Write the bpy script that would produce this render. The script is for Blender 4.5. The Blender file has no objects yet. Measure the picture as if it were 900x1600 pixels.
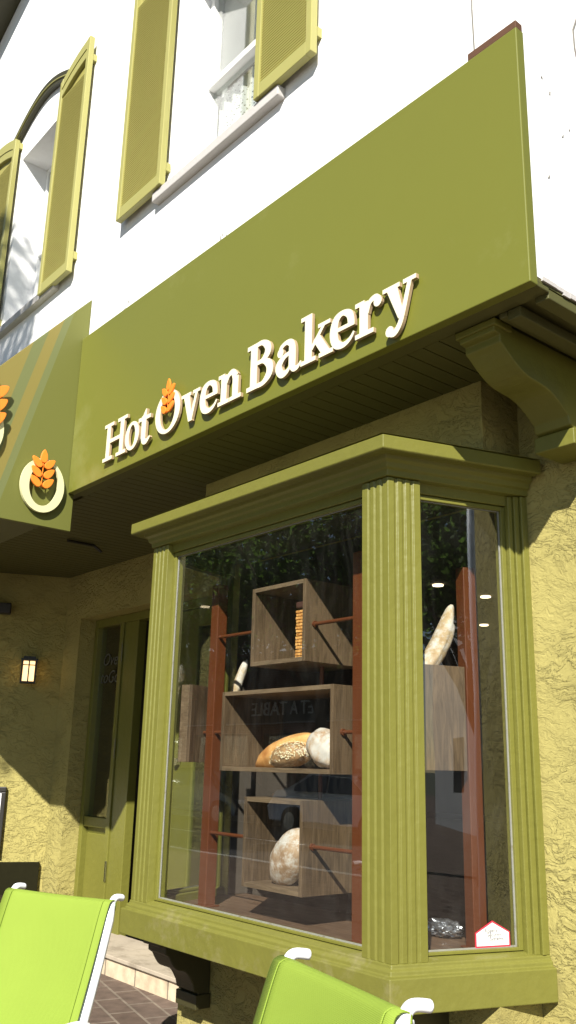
import bpy, bmesh, math, random
from mathutils import Vector, Matrix, noise
random.seed(7)
SC = bpy.context.scene
COL = SC.collection
PI = math.pi

# ------------------------------------------------------------------ helpers
class MB:
    def __init__(s): s.v = []; s.f = []
    def face(s, pts):
        i = len(s.v); s.v += [tuple(p) for p in pts]; s.f.append(list(range(i, i+len(pts))))
    def box(s, x0, y0, z0, x1, y1, z1, M=None):
        c = [(x0,y0,z0),(x1,y0,z0),(x1,y1,z0),(x0,y1,z0),(x0,y0,z1),(x1,y0,z1),(x1,y1,z1),(x0,y1,z1)]
        if M: c = [tuple(M @ Vector(p)) for p in c]
        i = len(s.v); s.v += c
        s.f += [[i+a for a in q] for q in ((0,3,2,1),(4,5,6,7),(0,1,5,4),(1,2,6,5),(2,3,7,6),(3,0,4,7))]
        return s
    def prism(s, poly, lo, hi, fn):
        """poly: 2D points; fn(a,b,h)->3D; extruded from lo to hi"""
        n = len(poly); i = len(s.v)
        s.v += [fn(a,b,lo) for a,b in poly] + [fn(a,b,hi) for a,b in poly]
        s.f.append([i+k for k in range(n)][::-1]); s.f.append([i+n+k for k in range(n)])
        for k in range(n):
            j = (k+1) % n; s.f.append([i+k, i+j, i+n+j, i+n+k])
        return s
    def tube(s, pts, rad, seg=8, flat=None, cap=True):
        pts = [Vector(p) for p in pts]; n = len(pts)
        rr = rad if isinstance(rad, (list, tuple)) else [rad]*n
        i = len(s.v); prev = None
        for k, p in enumerate(pts):
            t = (pts[min(k+1,n-1)]-pts[max(k-1,0)]).normalized()
            if prev is None:
                a = Vector((0,0,1)) if abs(t.z) < .9 else Vector((1,0,0))
                u = t.cross(a).normalized()
            else: u = (prev - t*prev.dot(t)).normalized()
            prev = u; w = t.cross(u)
            for q in range(seg):
                an = 2*PI*q/seg
                s.v.append(tuple(p + (u*math.cos(an) + w*math.sin(an)*(flat or 1))*rr[k]))
        for k in range(n-1):
            for q in range(seg):
                a = i+k*seg+q; b = i+k*seg+(q+1)%seg
                s.f.append([a, b, b+seg, a+seg])
        if cap:
            s.f.append([i+q for q in range(seg)][::-1]); s.f.append([i+(n-1)*seg+q for q in range(seg)])
        return s
    def sweep(s, path, prof, closed=True, caps=True):
        """path: plan points (x,y); prof: (outward offset, z). outward = right-hand side of the path"""
        P = [Vector(p) for p in path]; n = len(P); rows = []
        for k in range(n):
            ns = []
            if k > 0: d = (P[k]-P[k-1]).normalized(); ns.append(Vector((d.y,-d.x)))
            if k < n-1: d = (P[k+1]-P[k]).normalized(); ns.append(Vector((d.y,-d.x)))
            m = sum(ns, Vector((0,0))); m = m.normalized(); m = m / max(.2, m.dot(ns[0]))
            rows.append([(P[k].x+m.x*o, P[k].y+m.y*o, z) for o, z in prof])
        i = len(s.v); q = len(prof)
        for r in rows: s.v += r
        for k in range(n-1):
            for j in range(q if closed else q-1):
                a = i+k*q+j; b = i+k*q+(j+1)%q
                s.f.append([a, a+q, b+q, b])
        if closed and caps:
            s.f.append([i+j for j in range(q)][::-1]); s.f.append([i+(n-1)*q+j for j in range(q)])
        return s
    def pieces(s):
        par = list(range(len(s.v)))
        def fd(a):
            while par[a] != a: par[a] = par[par[a]]; a = par[a]
            return a
        for f in s.f:
            for k in f[1:]: par[fd(k)] = fd(f[0])
        out = {}
        for f in s.f: out.setdefault(fd(f[0]), []).append(f)
        res = []
        for fs in out.values():
            idx = sorted({k for f in fs for k in f}); mp = {k: i for i, k in enumerate(idx)}
            m = MB(); m.v = [s.v[k] for k in idx]; m.f = [[mp[k] for k in f] for f in fs]; res.append(m)
        return res
    def build(s, name, mat, parent=None, bevel=0, smooth=False, seg=2, split=False, **kw):
        if split:      # every separate piece becomes an object of its own
            os_ = [m.build(name, mat, parent, bevel, smooth, seg, **kw) for m in s.pieces()]
            return os_[0]
        me = bpy.data.meshes.new(name); me.from_pydata(s.v, [], s.f); me.update()
        bm = bmesh.new(); bm.from_mesh(me)
        bmesh.ops.recalc_face_normals(bm, faces=bm.faces); bm.to_mesh(me); bm.free()
        return link(name, me, mat, parent, bevel, smooth, seg, **kw)

def root_offset(p):
    return Vector(p.location) + (root_offset(p.parent) if p.parent else Vector((0,0,0)))
def link(name, me, mat, parent=None, bevel=0, smooth=False, seg=2, local=False):
    o = bpy.data.objects.new(name, me); COL.objects.link(o)
    if mat: me.materials.clear(); me.materials.append(mat)
    if smooth:
        for p in me.polygons: p.use_smooth = True
    if bevel:
        m = o.modifiers.new('Bevel', 'BEVEL'); m.width = bevel; m.segments = seg; m.limit_method = 'ANGLE'; m.angle_limit = math.radians(35)
        m.harden_normals = False
    if parent:
        o.parent = parent
        if not local: o.location = -root_offset(parent)   # mesh is written in world metres
    return o
def tag(o, label, cat, group=None):
    o['label'] = label; o['category'] = cat
    if group: o['group'] = group
    return o
def thing(name, label, cat, loc=(0,0,0), rz=0, group=None):
    o = bpy.data.objects.new(name, None); COL.objects.link(o); o.location = loc; o.rotation_euler = (0,0,rz)
    o.empty_display_size = .1
    return tag(o, label, cat, group)
def structure(o): o['kind'] = 'structure'; return o
def copy_tree(o, parent=None):
    c = o.copy(); COL.objects.link(c); c.parent = parent
    for ch in [x for x in COL.objects if x.parent == o]: copy_tree(ch, c)
    return c
def sub(o, parent): o.parent = parent; o.location = (0,0,0); return o

# ------------------------------------------------------------------ materials
def mat(name, col, rough=.5, var=.12, vscale=3.0, bump=0, bscale=60, metal=0, spec=.5, coat=0, emis=None, dirt=None):
    m = bpy.data.materials.new(name); m.use_nodes = True; nt = m.node_tree; N = nt.nodes; L = nt.links
    b = N['Principled BSDF']; b.inputs['Roughness'].default_value = rough; b.inputs['Metallic'].default_value = metal
    b.inputs['Specular IOR Level'].default_value = spec; b.inputs['Coat Weight'].default_value = coat
    tc = N.new('ShaderNodeTexCoord'); tc.name = 'TC'
    nz = N.new('ShaderNodeTexNoise'); nz.inputs['Scale'].default_value = vscale; nz.inputs['Detail'].default_value = 6; nz.inputs['Roughness'].default_value = .62
    L.new(tc.outputs['Object'], nz.inputs['Vector'])
    mx = N.new('ShaderNodeMix'); mx.data_type = 'RGBA'; mx.name = 'MIX'
    a = [min(1, c*(1-var)) for c in col]; c2 = [min(1, c*(1+var)) for c in col]
    mx.inputs[6].default_value = (*a, 1); mx.inputs[7].default_value = (*c2, 1)
    L.new(nz.outputs['Fac'], mx.inputs[0]); out = mx.outputs[2]
    if dirt:
        n2 = N.new('ShaderNodeTexNoise'); n2.inputs['Scale'].default_value = dirt[1]; n2.inputs['Detail'].default_value = 9; n2.inputs['Roughness'].default_value = .7
        L.new(tc.outputs['Object'], n2.inputs['Vector'])
        rp = N.new('ShaderNodeValToRGB'); rp.color_ramp.elements[0].position = dirt[2]; rp.color_ramp.elements[1].position = dirt[2]+.12
        L.new(n2.outputs['Fac'], rp.inputs[0])
        m2 = N.new('ShaderNodeMix'); m2.data_type = 'RGBA'; m2.inputs[7].default_value = (*dirt[0], 1)
        ml = N.new('ShaderNodeMath'); ml.operation = 'MULTIPLY'; ml.inputs[1].default_value = dirt[3]
        L.new(rp.outputs[0], ml.inputs[0]); L.new(ml.outputs[0], m2.inputs[0]); L.new(out, m2.inputs[6]); out = m2.outputs[2]
    L.new(out, b.inputs['Base Color'])
    if bump:
        n3 = N.new('ShaderNodeTexNoise'); n3.inputs['Scale'].default_value = bscale; n3.inputs['Detail'].default_value = 4
        L.new(tc.outputs['Object'], n3.inputs['Vector'])
        bp = N.new('ShaderNodeBump'); bp.inputs['Strength'].default_value = bump; bp.inputs['Distance'].default_value = .01; bp.name = 'BUMP'
        L.new(n3.outputs['Fac'], bp.inputs['Height']); L.new(bp.outputs[0], b.inputs['Normal'])
    if emis:
        b.inputs['Emission Color'].default_value = (*emis[0], 1); b.inputs['Emission Strength'].default_value = emis[1]
    return m

def stucco(name, col, strength=1.0, dist=.02, var=.16):
    """hand trowelled stucco: ridges where trowel strokes overlap"""
    m = mat(name, col, .85, var, 2.2, spec=.25); nt = m.node_tree; N = nt.nodes; L = nt.links
    b = N['Principled BSDF']; tc = N['TC']
    wp = N.new('ShaderNodeTexNoise'); wp.inputs['Scale'].default_value = 5; wp.inputs['Detail'].default_value = 3
    L.new(tc.outputs['Object'], wp.inputs['Vector'])
    va = N.new('ShaderNodeVectorMath'); va.operation = 'MULTIPLY_ADD'; va.inputs[1].default_value = (.22,.22,.22)
    L.new(wp.outputs['Color'], va.inputs[0]); L.new(tc.outputs['Object'], va.inputs[2])
    # torn plateaus: thresholded noise
    n1 = N.new('ShaderNodeTexNoise'); n1.inputs['Scale'].default_value = 11; n1.inputs['Detail'].default_value = 7; n1.inputs['Roughness'].default_value = .58
    mp = N.new('ShaderNodeMapping'); mp.inputs['Scale'].default_value = (1.0,1.0,2.3); L.new(va.outputs[0], mp.inputs[0]); L.new(mp.outputs[0], n1.inputs['Vector'])
    r1 = N.new('ShaderNodeValToRGB'); e = r1.color_ramp.elements; e[0].position = .40; e[1].position = .60
    x = e.new(.455); x.color = (.12,.12,.12,1); x = e.new(.468); x.color = (.5,.5,.5,1); x = e.new(.54); x.color = (.6,.6,.6,1); x = e.new(.552); x.color=(.95,.95,.95,1)
    e[0].color = (0,0,0,1); L.new(n1.outputs['Fac'], r1.inputs[0])
    n2 = N.new('ShaderNodeTexNoise'); n2.inputs['Scale'].default_value = 42; n2.inputs['Detail'].default_value = 7; n2.inputs['Roughness'].default_value = .65; L.new(mp.outputs[0], n2.inputs['Vector'])
    vo = N.new('ShaderNodeTexVoronoi'); vo.feature = 'SMOOTH_F1'; vo.inputs['Scale'].default_value = 17; L.new(va.outputs[0], vo.inputs['Vector'])
    # only some areas are torn
    n4 = N.new('ShaderNodeTexNoise'); n4.inputs['Scale'].default_value = 2.4; n4.inputs['Detail'].default_value = 2; L.new(tc.outputs['Object'], n4.inputs['Vector'])
    r4 = N.new('ShaderNodeMapRange'); r4.inputs[1].default_value = .40; r4.inputs[2].default_value = .62; r4.inputs[3].default_value = .2; r4.inputs[4].default_value = 1.3; L.new(n4.outputs['Fac'], r4.inputs[0])
    ml = N.new('ShaderNodeMath'); ml.operation = 'MULTIPLY'; L.new(r1.outputs[0], ml.inputs[0]); L.new(r4.outputs[0], ml.inputs[1])
    a1 = N.new('ShaderNodeMath'); a1.operation = 'MULTIPLY_ADD'; a1.inputs[1].default_value = .32; L.new(n2.outputs['Fac'], a1.inputs[0]); L.new(ml.outputs[0], a1.inputs[2])
    a2 = N.new('ShaderNodeMath'); a2.operation = 'MULTIPLY_ADD'; a2.inputs[1].default_value = .16; L.new(vo.outputs['Distance'], a2.inputs[0]); L.new(a1.outputs[0], a2.inputs[2])
    bp = N.new('ShaderNodeBump'); bp.inputs['Strength'].default_value = strength; bp.inputs['Distance'].default_value = dist
    L.new(a2.outputs[0], bp.inputs['Height']); L.new(bp.outputs[0], b.inputs['Normal'])
    return m

def wood(name, c1, c2, axis='Z', scale=1.0, rough=.6):
    m = bpy.data.materials.new(name); m.use_nodes = True; nt = m.node_tree; N = nt.nodes; L = nt.links
    b = N['Principled BSDF']; b.inputs['Roughness'].default_value = rough
    tc = N.new('ShaderNodeTexCoord'); mp = N.new('ShaderNodeMapping')
    mp.inputs['Scale'].default_value = {'Z': (14,14,1.3), 'X': (1.3,14,14), 'Y': (14,1.3,14)}[axis]
    L.new(tc.outputs['Object'], mp.inputs[0])
    n = N.new('ShaderNodeTexNoise'); n.inputs['Scale'].default_value = scale*2.2; n.inputs['Detail'].default_value = 9; n.inputs['Roughness'].default_value = .68; n.inputs['Distortion'].default_value = 1.2
    L.new(mp.outputs[0], n.inputs['Vector'])
    n2 = N.new('ShaderNodeTexNoise'); n2.inputs['Scale'].default_value = 2.5; L.new(tc.outputs['Object'], n2.inputs['Vector'])
    ad = N.new('ShaderNodeMath'); ad.operation = 'MULTIPLY_ADD'; ad.inputs[1].default_value = .5; ad.inputs[2].default_value = -.25; L.new(n2.outputs['Fac'], ad.inputs[0])
    a3 = N.new('ShaderNodeMath'); a3.operation = 'ADD'; L.new(n.outputs['Fac'], a3.inputs[0]); L.new(ad.outputs[0], a3.inputs[1])
    r = N.new('ShaderNodeValToRGB'); r.color_ramp.elements[0].position = .33; r.color_ramp.elements[0].color = (*c1,1); r.color_ramp.elements[1].position = .66; r.color_ramp.elements[1].color = (*c2,1)
    L.new(a3.outputs[0], r.inputs[0]); L.new(r.outputs[0], b.inputs['Base Color'])
    bp = N.new('ShaderNodeBump'); bp.inputs['Strength'].default_value = .25; bp.inputs['Distance'].default_value = .003
    L.new(n.outputs['Fac'], bp.inputs['Height']); L.new(bp.outputs[0], b.inputs['Normal'])
    return m

def glass(name, tint=(.93,.95,.94), ior=1.5, boost=2.3, dust=.0):
    m = bpy.data.materials.new(name); m.use_nodes = True; nt = m.node_tree; N = nt.nodes; L = nt.links
    N.remove(N['Principled BSDF']); out = N['Material Output']
    tr = N.new('ShaderNodeBsdfTransparent'); tr.inputs[0].default_value = (*tint,1)
    gl = N.new('ShaderNodeBsdfGlossy'); gl.inputs['Roughness'].default_value = .0
    ge = N.new('ShaderNodeNewGeometry'); dt = N.new('ShaderNodeVectorMath'); dt.operation = 'DOT_PRODUCT'
    L.new(ge.outputs['Normal'], dt.inputs[0]); L.new(ge.outputs['Incoming'], dt.inputs[1])
    ab = N.new('ShaderNodeMath'); ab.operation = 'ABSOLUTE'; L.new(dt.outputs['Value'], ab.inputs[0])
    om = N.new('ShaderNodeMath'); om.operation = 'SUBTRACT'; om.inputs[0].default_value = 1; L.new(ab.outputs[0], om.inputs[1])
    pw = N.new('ShaderNodeMath'); pw.operation = 'POWER'; pw.inputs[1].default_value = 5; L.new(om.outputs[0], pw.inputs[0])
    sc_ = N.new('ShaderNodeMath'); sc_.operation = 'MULTIPLY_ADD'; sc_.inputs[1].default_value = .96; sc_.inputs[2].default_value = .04; L.new(pw.outputs[0], sc_.inputs[0])
    ml = N.new('ShaderNodeMath'); ml.operation = 'MULTIPLY'; ml.inputs[1].default_value = boost; ml.use_clamp = True   # two faces of the pane
    L.new(sc_.outputs[0], ml.inputs[0])
    tc = N.new('ShaderNodeTexCoord'); nz = N.new('ShaderNodeTexNoise'); nz.inputs['Scale'].default_value = 1.6; nz.inputs['Detail'].default_value = 1
    L.new(tc.outputs['Object'], nz.inputs['Vector'])
    bp = N.new('ShaderNodeBump'); bp.inputs['Strength'].default_value = .1; bp.inputs['Distance'].default_value = .012
    L.new(nz.outputs['Fac'], bp.inputs['Height']); L.new(bp.outputs[0], gl.inputs['Normal'])
    mx = N.new('ShaderNodeMixShader'); L.new(ml.outputs[0], mx.inputs[0]); L.new(tr.outputs[0], mx.inputs[1]); L.new(gl.outputs[0], mx.inputs[2])
    fin = mx.outputs[0]
    if dust:
        df = N.new('ShaderNodeBsdfDiffuse'); df.inputs[0].default_value = (.6,.6,.55,1)
        n2 = N.new('ShaderNodeTexNoise'); n2.inputs['Scale'].default_value = 3; n2.inputs['Detail'].default_value = 8; n2.inputs['Distortion'].default_value = 1.5
        mp = N.new('ShaderNodeMapping'); mp.inputs['Scale'].default_value = (3,3,.8); L.new(tc.outputs['Object'], mp.inputs[0]); L.new(mp.outputs[0], n2.inputs['Vector'])
        mr = N.new('ShaderNodeMapRange'); mr.inputs[1].default_value = .45; mr.inputs[2].default_value = .8; mr.inputs[3].default_value = dust*.3; mr.inputs[4].default_value = dust*2.5
        L.new(n2.outputs['Fac'], mr.inputs[0]); m2 = N.new('ShaderNodeMixShader')
        L.new(mr.outputs[0], m2.inputs[0]); L.new(fin, m2.inputs[1]); L.new(df.outputs[0], m2.inputs[2]); fin = m2.outputs[0]
    L.new(fin, out.inputs['Surface'])
    return m

def bricks(name, c1, c2, mortar, sx, sy, ang=0, ms=.02, rough=.8, off=.5, xz=False):
    m = mat(name, c1, rough, .1, 4, spec=.3); nt = m.node_tree; N = nt.nodes; L = nt.links; b = N['Principled BSDF']
    mp = N.new('ShaderNodeMapping'); mp.inputs['Rotation'].default_value = (PI/2 if xz else 0, 0, ang); L.new(N['TC'].outputs['Object'], mp.inputs[0])
    br = N.new('ShaderNodeTexBrick'); br.inputs['Color1'].default_value = (*c1,1); br.inputs['Color2'].default_value = (*c2,1); br.inputs['Mortar'].default_value = (*mortar,1)
    br.inputs['Scale'].default_value = 1; br.inputs['Brick Width'].default_value = sx; br.inputs['Row Height'].default_value = sy; br.inputs['Mortar Size'].default_value = ms*.4; br.offset = off
    L.new(mp.outputs[0], br.inputs['Vector'])
    nz = N.new('ShaderNodeTexNoise'); nz.inputs['Scale'].default_value = 12; nz.inputs['Detail'].default_value = 8; L.new(N['TC'].outputs['Object'], nz.inputs['Vector'])
    mx = N.new('ShaderNodeMix'); mx.data_type = 'RGBA'; mx.blend_type = 'OVERLAY'; mx.inputs[0].default_value = .55
    L.new(br.outputs['Color'], mx.inputs[6]); L.new(nz.outputs['Fac'], mx.inputs[7]); L.new(mx.outputs[2], b.inputs['Base Color'])
    sb = N.new('ShaderNodeMath'); sb.operation = 'MULTIPLY_ADD'; sb.inputs[1].default_value = -.8; L.new(br.outputs['Fac'], sb.inputs[0]); L.new(nz.outputs['Fac'], sb.inputs[2])
    bp = N.new('ShaderNodeBump'); bp.inputs['Strength'].default_value = .5; bp.inputs['Distance'].default_value = .008
    L.new(sb.outputs[0], bp.inputs['Height']); L.new(bp.outputs[0], b.inputs['Normal'])
    return m

OL = (.195,.195,.040)
M = {}
M['fascia'] = mat('olive_panel', (.142,.147,.020), .42, .05, 1.3, dirt=((.24,.24,.09), 1.1, .58, .35))
M['trim'] = mat('olive_trim', (.142,.138,.024), .42, .09, 5, bump=.3, bscale=22, dirt=((.12,.11,.03), 14, .63, .5))
M['sill'] = mat('olive_sill', (.142,.138,.024), .5, .12, 6, bump=.35, bscale=20, dirt=((.25,.22,.12), 4, .56, .45))
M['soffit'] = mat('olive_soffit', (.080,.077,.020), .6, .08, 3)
M['shutter'] = mat('shutter_paint', (.31,.28,.075), .45, .05, 3)
M['shutter_frame'] = mat('shutter_frame_paint', (.32,.30,.095), .45, .05, 3)
M['stucco'] = stucco('yellow_stucco', (.335,.290,.098), .9, .0155)
M['stucco_low'] = M['stucco']
M['white'] = mat('white_stucco', (.80,.80,.80), .8, .03, 5, bump=.15, bscale=40)
M['white_trim'] = mat('white_wood', (.74,.74,.72), .5, .04, 5)
M['stone_sill'] = mat('sill_stone', (.45,.43,.41), .8, .1, 12, bump=.2)
M['glass'] = glass('window_glass', dust=.006, boost=3.7)
M['glass2'] = glass('upper_glass')
M['silicone'] = mat('silicone_bead', (.22,.22,.19), .5, .25, 60, dirt=((.12,.1,.06), 30, .55, .8))
M['crate'] = wood('crate_wood', (.055,.034,.016), (.150,.098,.052), 'Z', 1.6)
M['crateX'] = wood('crate_wood_edge', (.095,.062,.032), (.20,.14,.08), 'X', 1.6)
M['floorwood'] = wood('display_floor_wood', (.085,.048,.028), (.17,.105,.062), 'X', 1.4, .5)
M['post'] = mat('rust_paint', (.112,.031,.008), .42, .1, 8, bump=.06)
M['dark'] = mat('black_metal', (.018,.016,.013), .45, .1, 8)
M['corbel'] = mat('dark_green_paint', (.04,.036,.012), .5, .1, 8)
M['cream'] = mat('cream_letter', (.74,.70,.50), .45, .02, 8)
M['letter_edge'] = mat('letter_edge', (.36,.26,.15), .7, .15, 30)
M['orange'] = mat('orange_letter', (.85,.22,.02), .45, .03, 8)
M['ivory'] = mat('ivory_letter', (.62,.60,.34), .45, .02, 8)
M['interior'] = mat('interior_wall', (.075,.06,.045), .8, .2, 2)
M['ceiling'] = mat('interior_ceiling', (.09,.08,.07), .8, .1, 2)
M['curtain'] = mat('grey_blue_panel', (.14,.19,.24), .6, .1, 6)
M['fabric'] = mat('lime_sling', (.205,.285,.036), .75, .05, 5, spec=.25)
M['chair'] = mat('white_chair_frame', (.82,.83,.84), .3, .02, 8)
M['wood_raw'] = mat('raw_wood', (.085,.035,.014), .8, .3, 30)
M['asphalt'] = mat('asphalt', (.055,.055,.057), .9, .2, 8, bump=.3, bscale=150)
M['kerb'] = mat('concrete', (.36,.35,.33), .85, .12, 6, bump=.2)
M['paver'] = bricks('pavers', (.095,.066,.050), (.135,.098,.078), (.19,.155,.12), .34, .17, math.radians(14), .022)
M['flag'] = mat('flagstone', (.40,.34,.26), .85, .25, 2.4, bump=.5, bscale=14, dirt=((.22,.18,.13), 5, .5, .7))
M['riser'] = bricks('step_blocks', (.58,.48,.34), (.48,.38,.26), (.22,.18,.13), .42, .5, 0, .02, xz=True)
M['earth'] = mat('distant_ground', (.05,.06,.03), .95, .3, .2)

# fine woven look of the sling
def weave(m):
    nt = m.node_tree; N = nt.nodes; L = nt.links
    w1 = N.new('ShaderNodeTexWave'); w1.inputs['Scale'].default_value = 95; w1.bands_direction = 'X'
    w2 = N.new('ShaderNodeTexWave'); w2.inputs['Scale'].default_value = 95; w2.bands_direction = 'Z'
    L.new(N['TC'].outputs['Object'], w1.inputs[0]); L.new(N['TC'].outputs['Object'], w2.inputs[0])
    a = N.new('ShaderNodeMath'); a.operation = 'ADD'; L.new(w1.outputs['Fac'], a.inputs[0]); L.new(w2.outputs['Fac'], a.inputs[1])
    bp = N.new('ShaderNodeBump'); bp.inputs['Strength'].default_value = .35; bp.inputs['Distance'].default_value = .002
    L.new(a.outputs[0], bp.inputs['Height']); L.new(bp.outputs[0], N['Principled BSDF'].inputs['Normal'])
weave(M['fabric'])

# ------------------------------------------------------------------ key dimensions (metres, facade runs along x, street is at -y)
G = .10                      # pavement level
YF, YU = 2.48, 2.53          # sign panel, upper wall
YW = 3.32                    # ground floor wall
ZS = 3.315                   # soffit
XC = -5.327                  # awning cheek
S = math.radians(72); SD = Vector((math.cos(S), math.sin(S)))
FR = Vector((-2.535, 2.64)); FL = Vector((-4.435, 2.64))
tS = (YW-2.64)/SD.y
BR = FR + SD*tS; BL = FL + Vector((-SD.x, SD.y))*tS
PATH = [BL, FL, FR, BR]      # outward = right-hand side when walking BL->FL->FR->BR ?
# check orientation: walking from BL to FL is towards -y; right-hand side is -x (outward). good.

# ------------------------------------------------------------------ ground
g = MB(); g.face([(-400,-400,-.06),(400,-400,-.06),(400,400,-.06),(-400,400,-.06)])
structure(g.build('ground', M['earth']))
g = MB(); g.box(-60,-11.0,-.05,60,-4.2,-.01); structure(g.build('road', M['asphalt']))
g = MB(); g.box(-60,-4.05,-.05,60,14,G); structure(g.build('pavement', M['paver']))
g = MB(); g.box(-60,-4.2,-.05,60,-4.053,G+.004); structure(g.build('kerb', M['kerb'], bevel=.015))
g = MB(); g.box(-60,-40,-.05,60,-11.15,.09); structure(g.build('far_pavement', M['kerb']))
g = MB(); g.box(-60,-11.147,-.05,60,-11.003,.10); structure(g.build('far_kerb', M['kerb'], bevel=.015))
g = MB()
for k in range(-12, 13): g.box(k*4-1, -7.66, -.009, k*4+1, -7.54, -.006)
structure(g.build('road_marking', mat('road_paint', (.7,.7,.66), .7, .1, 20)))

# ------------------------------------------------------------------ the bakery building
B = thing('bakery_building', 'white and yellow stucco corner building with olive trim, bay window and shutters', 'building', (-4.5, 4.0, G))

def wall_xz(mb, x0, x1, z0, z1, y0, y1, holes=()):
    xs = sorted({x0, x1, *[h[0] for h in holes], *[h[1] for h in holes]}); zs = sorted({z0, z1, *[h[2] for h in holes], *[h[3] for h in holes]})
    inh = lambda x, z: any(h[0] < x < h[1] and h[2] < z < h[3] for h in holes)
    for i in range(len(xs)-1):
        for j in range(len(zs)-1):
            a, b, c, d = xs[i], xs[i+1], zs[j], zs[j+1]
            if inh((a+b)/2, (c+d)/2): continue
            mb.face([(a,y0,c),(b,y0,c),(b,y0,d),(a,y0,d)]); mb.face([(a,y1,c),(a,y1,d),(b,y1,d),(b,y1,c)])
    def edges(a,b,c,d):
        mb.face([(a,y0,c),(a,y1,c),(a,y1,d),(a,y0,d)]); mb.face([(b,y0,c),(b,y0,d),(b,y1,d),(b,y1,c)])
        mb.face([(a,y0,c),(b,y0,c),(b,y1,c),(a,y1,c)]); mb.face([(a,y0,d),(a,y1,d),(b,y1,d),(b,y0,d)])
    edges(x0,x1,z0,z1)
    for h in holes: edges(*h)
    return mb

# upper wall with two window openings
W1 = (-7.06, -6.17, 5.17, 6.93); W2 = (-4.37, -3.42, 5.17, 7.0)
wall_xz(MB(), -12, -1.67, ZS+.03, 12, YU, 2.95, [W1, W2]).build('upper_wall', M['white'], B)
MB().box(-1.95, 2.953, ZS+.03, -1.67, 9, 12).build('upper_side_wall', M['white'], B)
MB().box(-12, 8.7, G, -1.953, 9, 12).build('rear_wall', M['white'], B)
# cracks in the stucco near the corner and on the side wall
ck = MB()
random.seed(3)
pts = [(-1.905 + .004*math.sin(z*9), YU-.002, z) for z in [4.5+.12*k for k in range(18)]]
ck.tube([(p[0]+random.uniform(-.003,.003),p[1],p[2]) for p in pts], .0035, 5)
pts = [(-1.668, 2.90+.05*math.sin(k*.7)+.01*k, 4.0+.1*k) for k in range(14)]
ck.tube([(p[0],p[1]+random.uniform(-.01,.01),p[2]) for p in pts], .004, 5)
random.seed(31)
for (fx_, fz_) in ((-4.82,4.47),(-3.72,4.50),(-4.80,4.49),(-3.70,4.47)):
    for q_ in range(3):
        a_, b_2 = fx_+random.uniform(-.03,.03), fz_+random.uniform(-.02,.03); ck.tube([(a_,YU-.001,b_2),(a_+random.uniform(-.012,.012),YU-.001,b_2+random.uniform(.006,.02))], .003, 5)
for q_ in range(9):
    a_, b_2 = random.uniform(2.6,3.1), random.uniform(3.5,4.3); ck.tube([(-1.669,a_,b_2),(-1.669,a_+random.uniform(-.01,.01),b_2+random.uniform(.005,.02))], .0035, 5)
ck.build('wall_crack', mat('crack_shadow', (.16,.15,.13), .9), B, split=True)

# eave at the upper left
ev = MB()
ev.prism([(-9.4, 8.555),(-5.6,10.075),(-5.6,10.33),(-9.4,8.81)], 2.05, 2.527, lambda a,b,h:(a,h,b))
ev.build('eave', M['corbel'], B)

def upper_window(x0, x1, z0, z1, mid, label=None):
    w = MB(); Y = 2.80; t = .05
    w.box(x0,Y-.03,z0,x0+t,Y+.05,z1); w.box(x1-t,Y-.03,z0,x1,Y+.05,z1); w.box(x0+t,Y-.03,z1-t,x1-t,Y+.05,z1); w.box(x0+t,Y-.03,z0,x1-t,Y+.05,z0+.07)
    w.box(x0+t,Y-.045,mid-.025,x1-t,Y+.04,mid+.025)
    f = w.build('window', M['white_trim'], B, bevel=.004)
    p = MB(); p.box(x0+t,Y+.005,z0+.07,x1-t,Y+.010,z1-t); p.build('pane', M['glass2'], f)
    s = MB()
    s.box(x0-.11, YU-.055, z0-.07, x1+.24, 2.76, z0-.003); s.build('sill', M['stone_sill'], f, bevel=.006)
    b = MB(); z = mid+.05
    while z < z1-.06:
        m = Matrix.Translation((0, Y+.06, z)) @ Matrix.Rotation(math.radians(-35), 4, 'X')
        b.box(x0+t+.01, -.022, -.0012, x1-t-.01, .022, .0012, m); z += .038
    b.build('blind', M['white_trim'], f)
    c = MB(); n = 60; za, zb = z0+.08, mid-.03
    for k in range(n):
        u0 = x0+t+(x1-x0-2*t)*k/n; u1 = x0+t+(x1-x0-2*t)*(k+1)/n
        y0 = Y+.06+.012*math.sin(k*.9); y1 = Y+.06+.012*math.sin((k+1)*.9)
        c.face([(u0,y0,za),(u1,y1,za),(u1,y1,zb),(u0,y0,zb)])
    c.build('lace_curtain', M['lace'], f, smooth=True)
    r = MB()   # dark room behind
    r.box(x0-.3,2.96,z0-.3,x1+.3,4.6,z1+.3); me = r.build('room_behind', M['interior'], f)
    return f
# lace: diffuse with small holes (procedural)
ml_ = bpy.data.materials.new('lace'); ml_.use_nodes = True; N = ml_.node_tree.nodes; L = ml_.node_tree.links; b_ = N['Principled BSDF']
b_.inputs['Base Color'].default_value = (.6,.6,.58,1); b_.inputs['Roughness'].default_value = .9
tc = N.new('ShaderNodeTexCoord'); vo = N.new('ShaderNodeTexVoronoi'); vo.inputs['Scale'].default_value = 45; L.new(tc.outputs['Object'], vo.inputs['Vector'])
rp = N.new('ShaderNodeValToRGB'); rp.color_ramp.elements[0].position = .25; rp.color_ramp.elements[0].color = (.35,.35,.35,1); rp.color_ramp.elements[1].position = .4
L.new(vo.outputs['Distance'], rp.inputs[0]); L.new(rp.outputs[0], b_.inputs['Alpha'])
M['lace'] = ml_
upper_window(*W2, 6.06); upper_window(*W1, 6.0)

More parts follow.
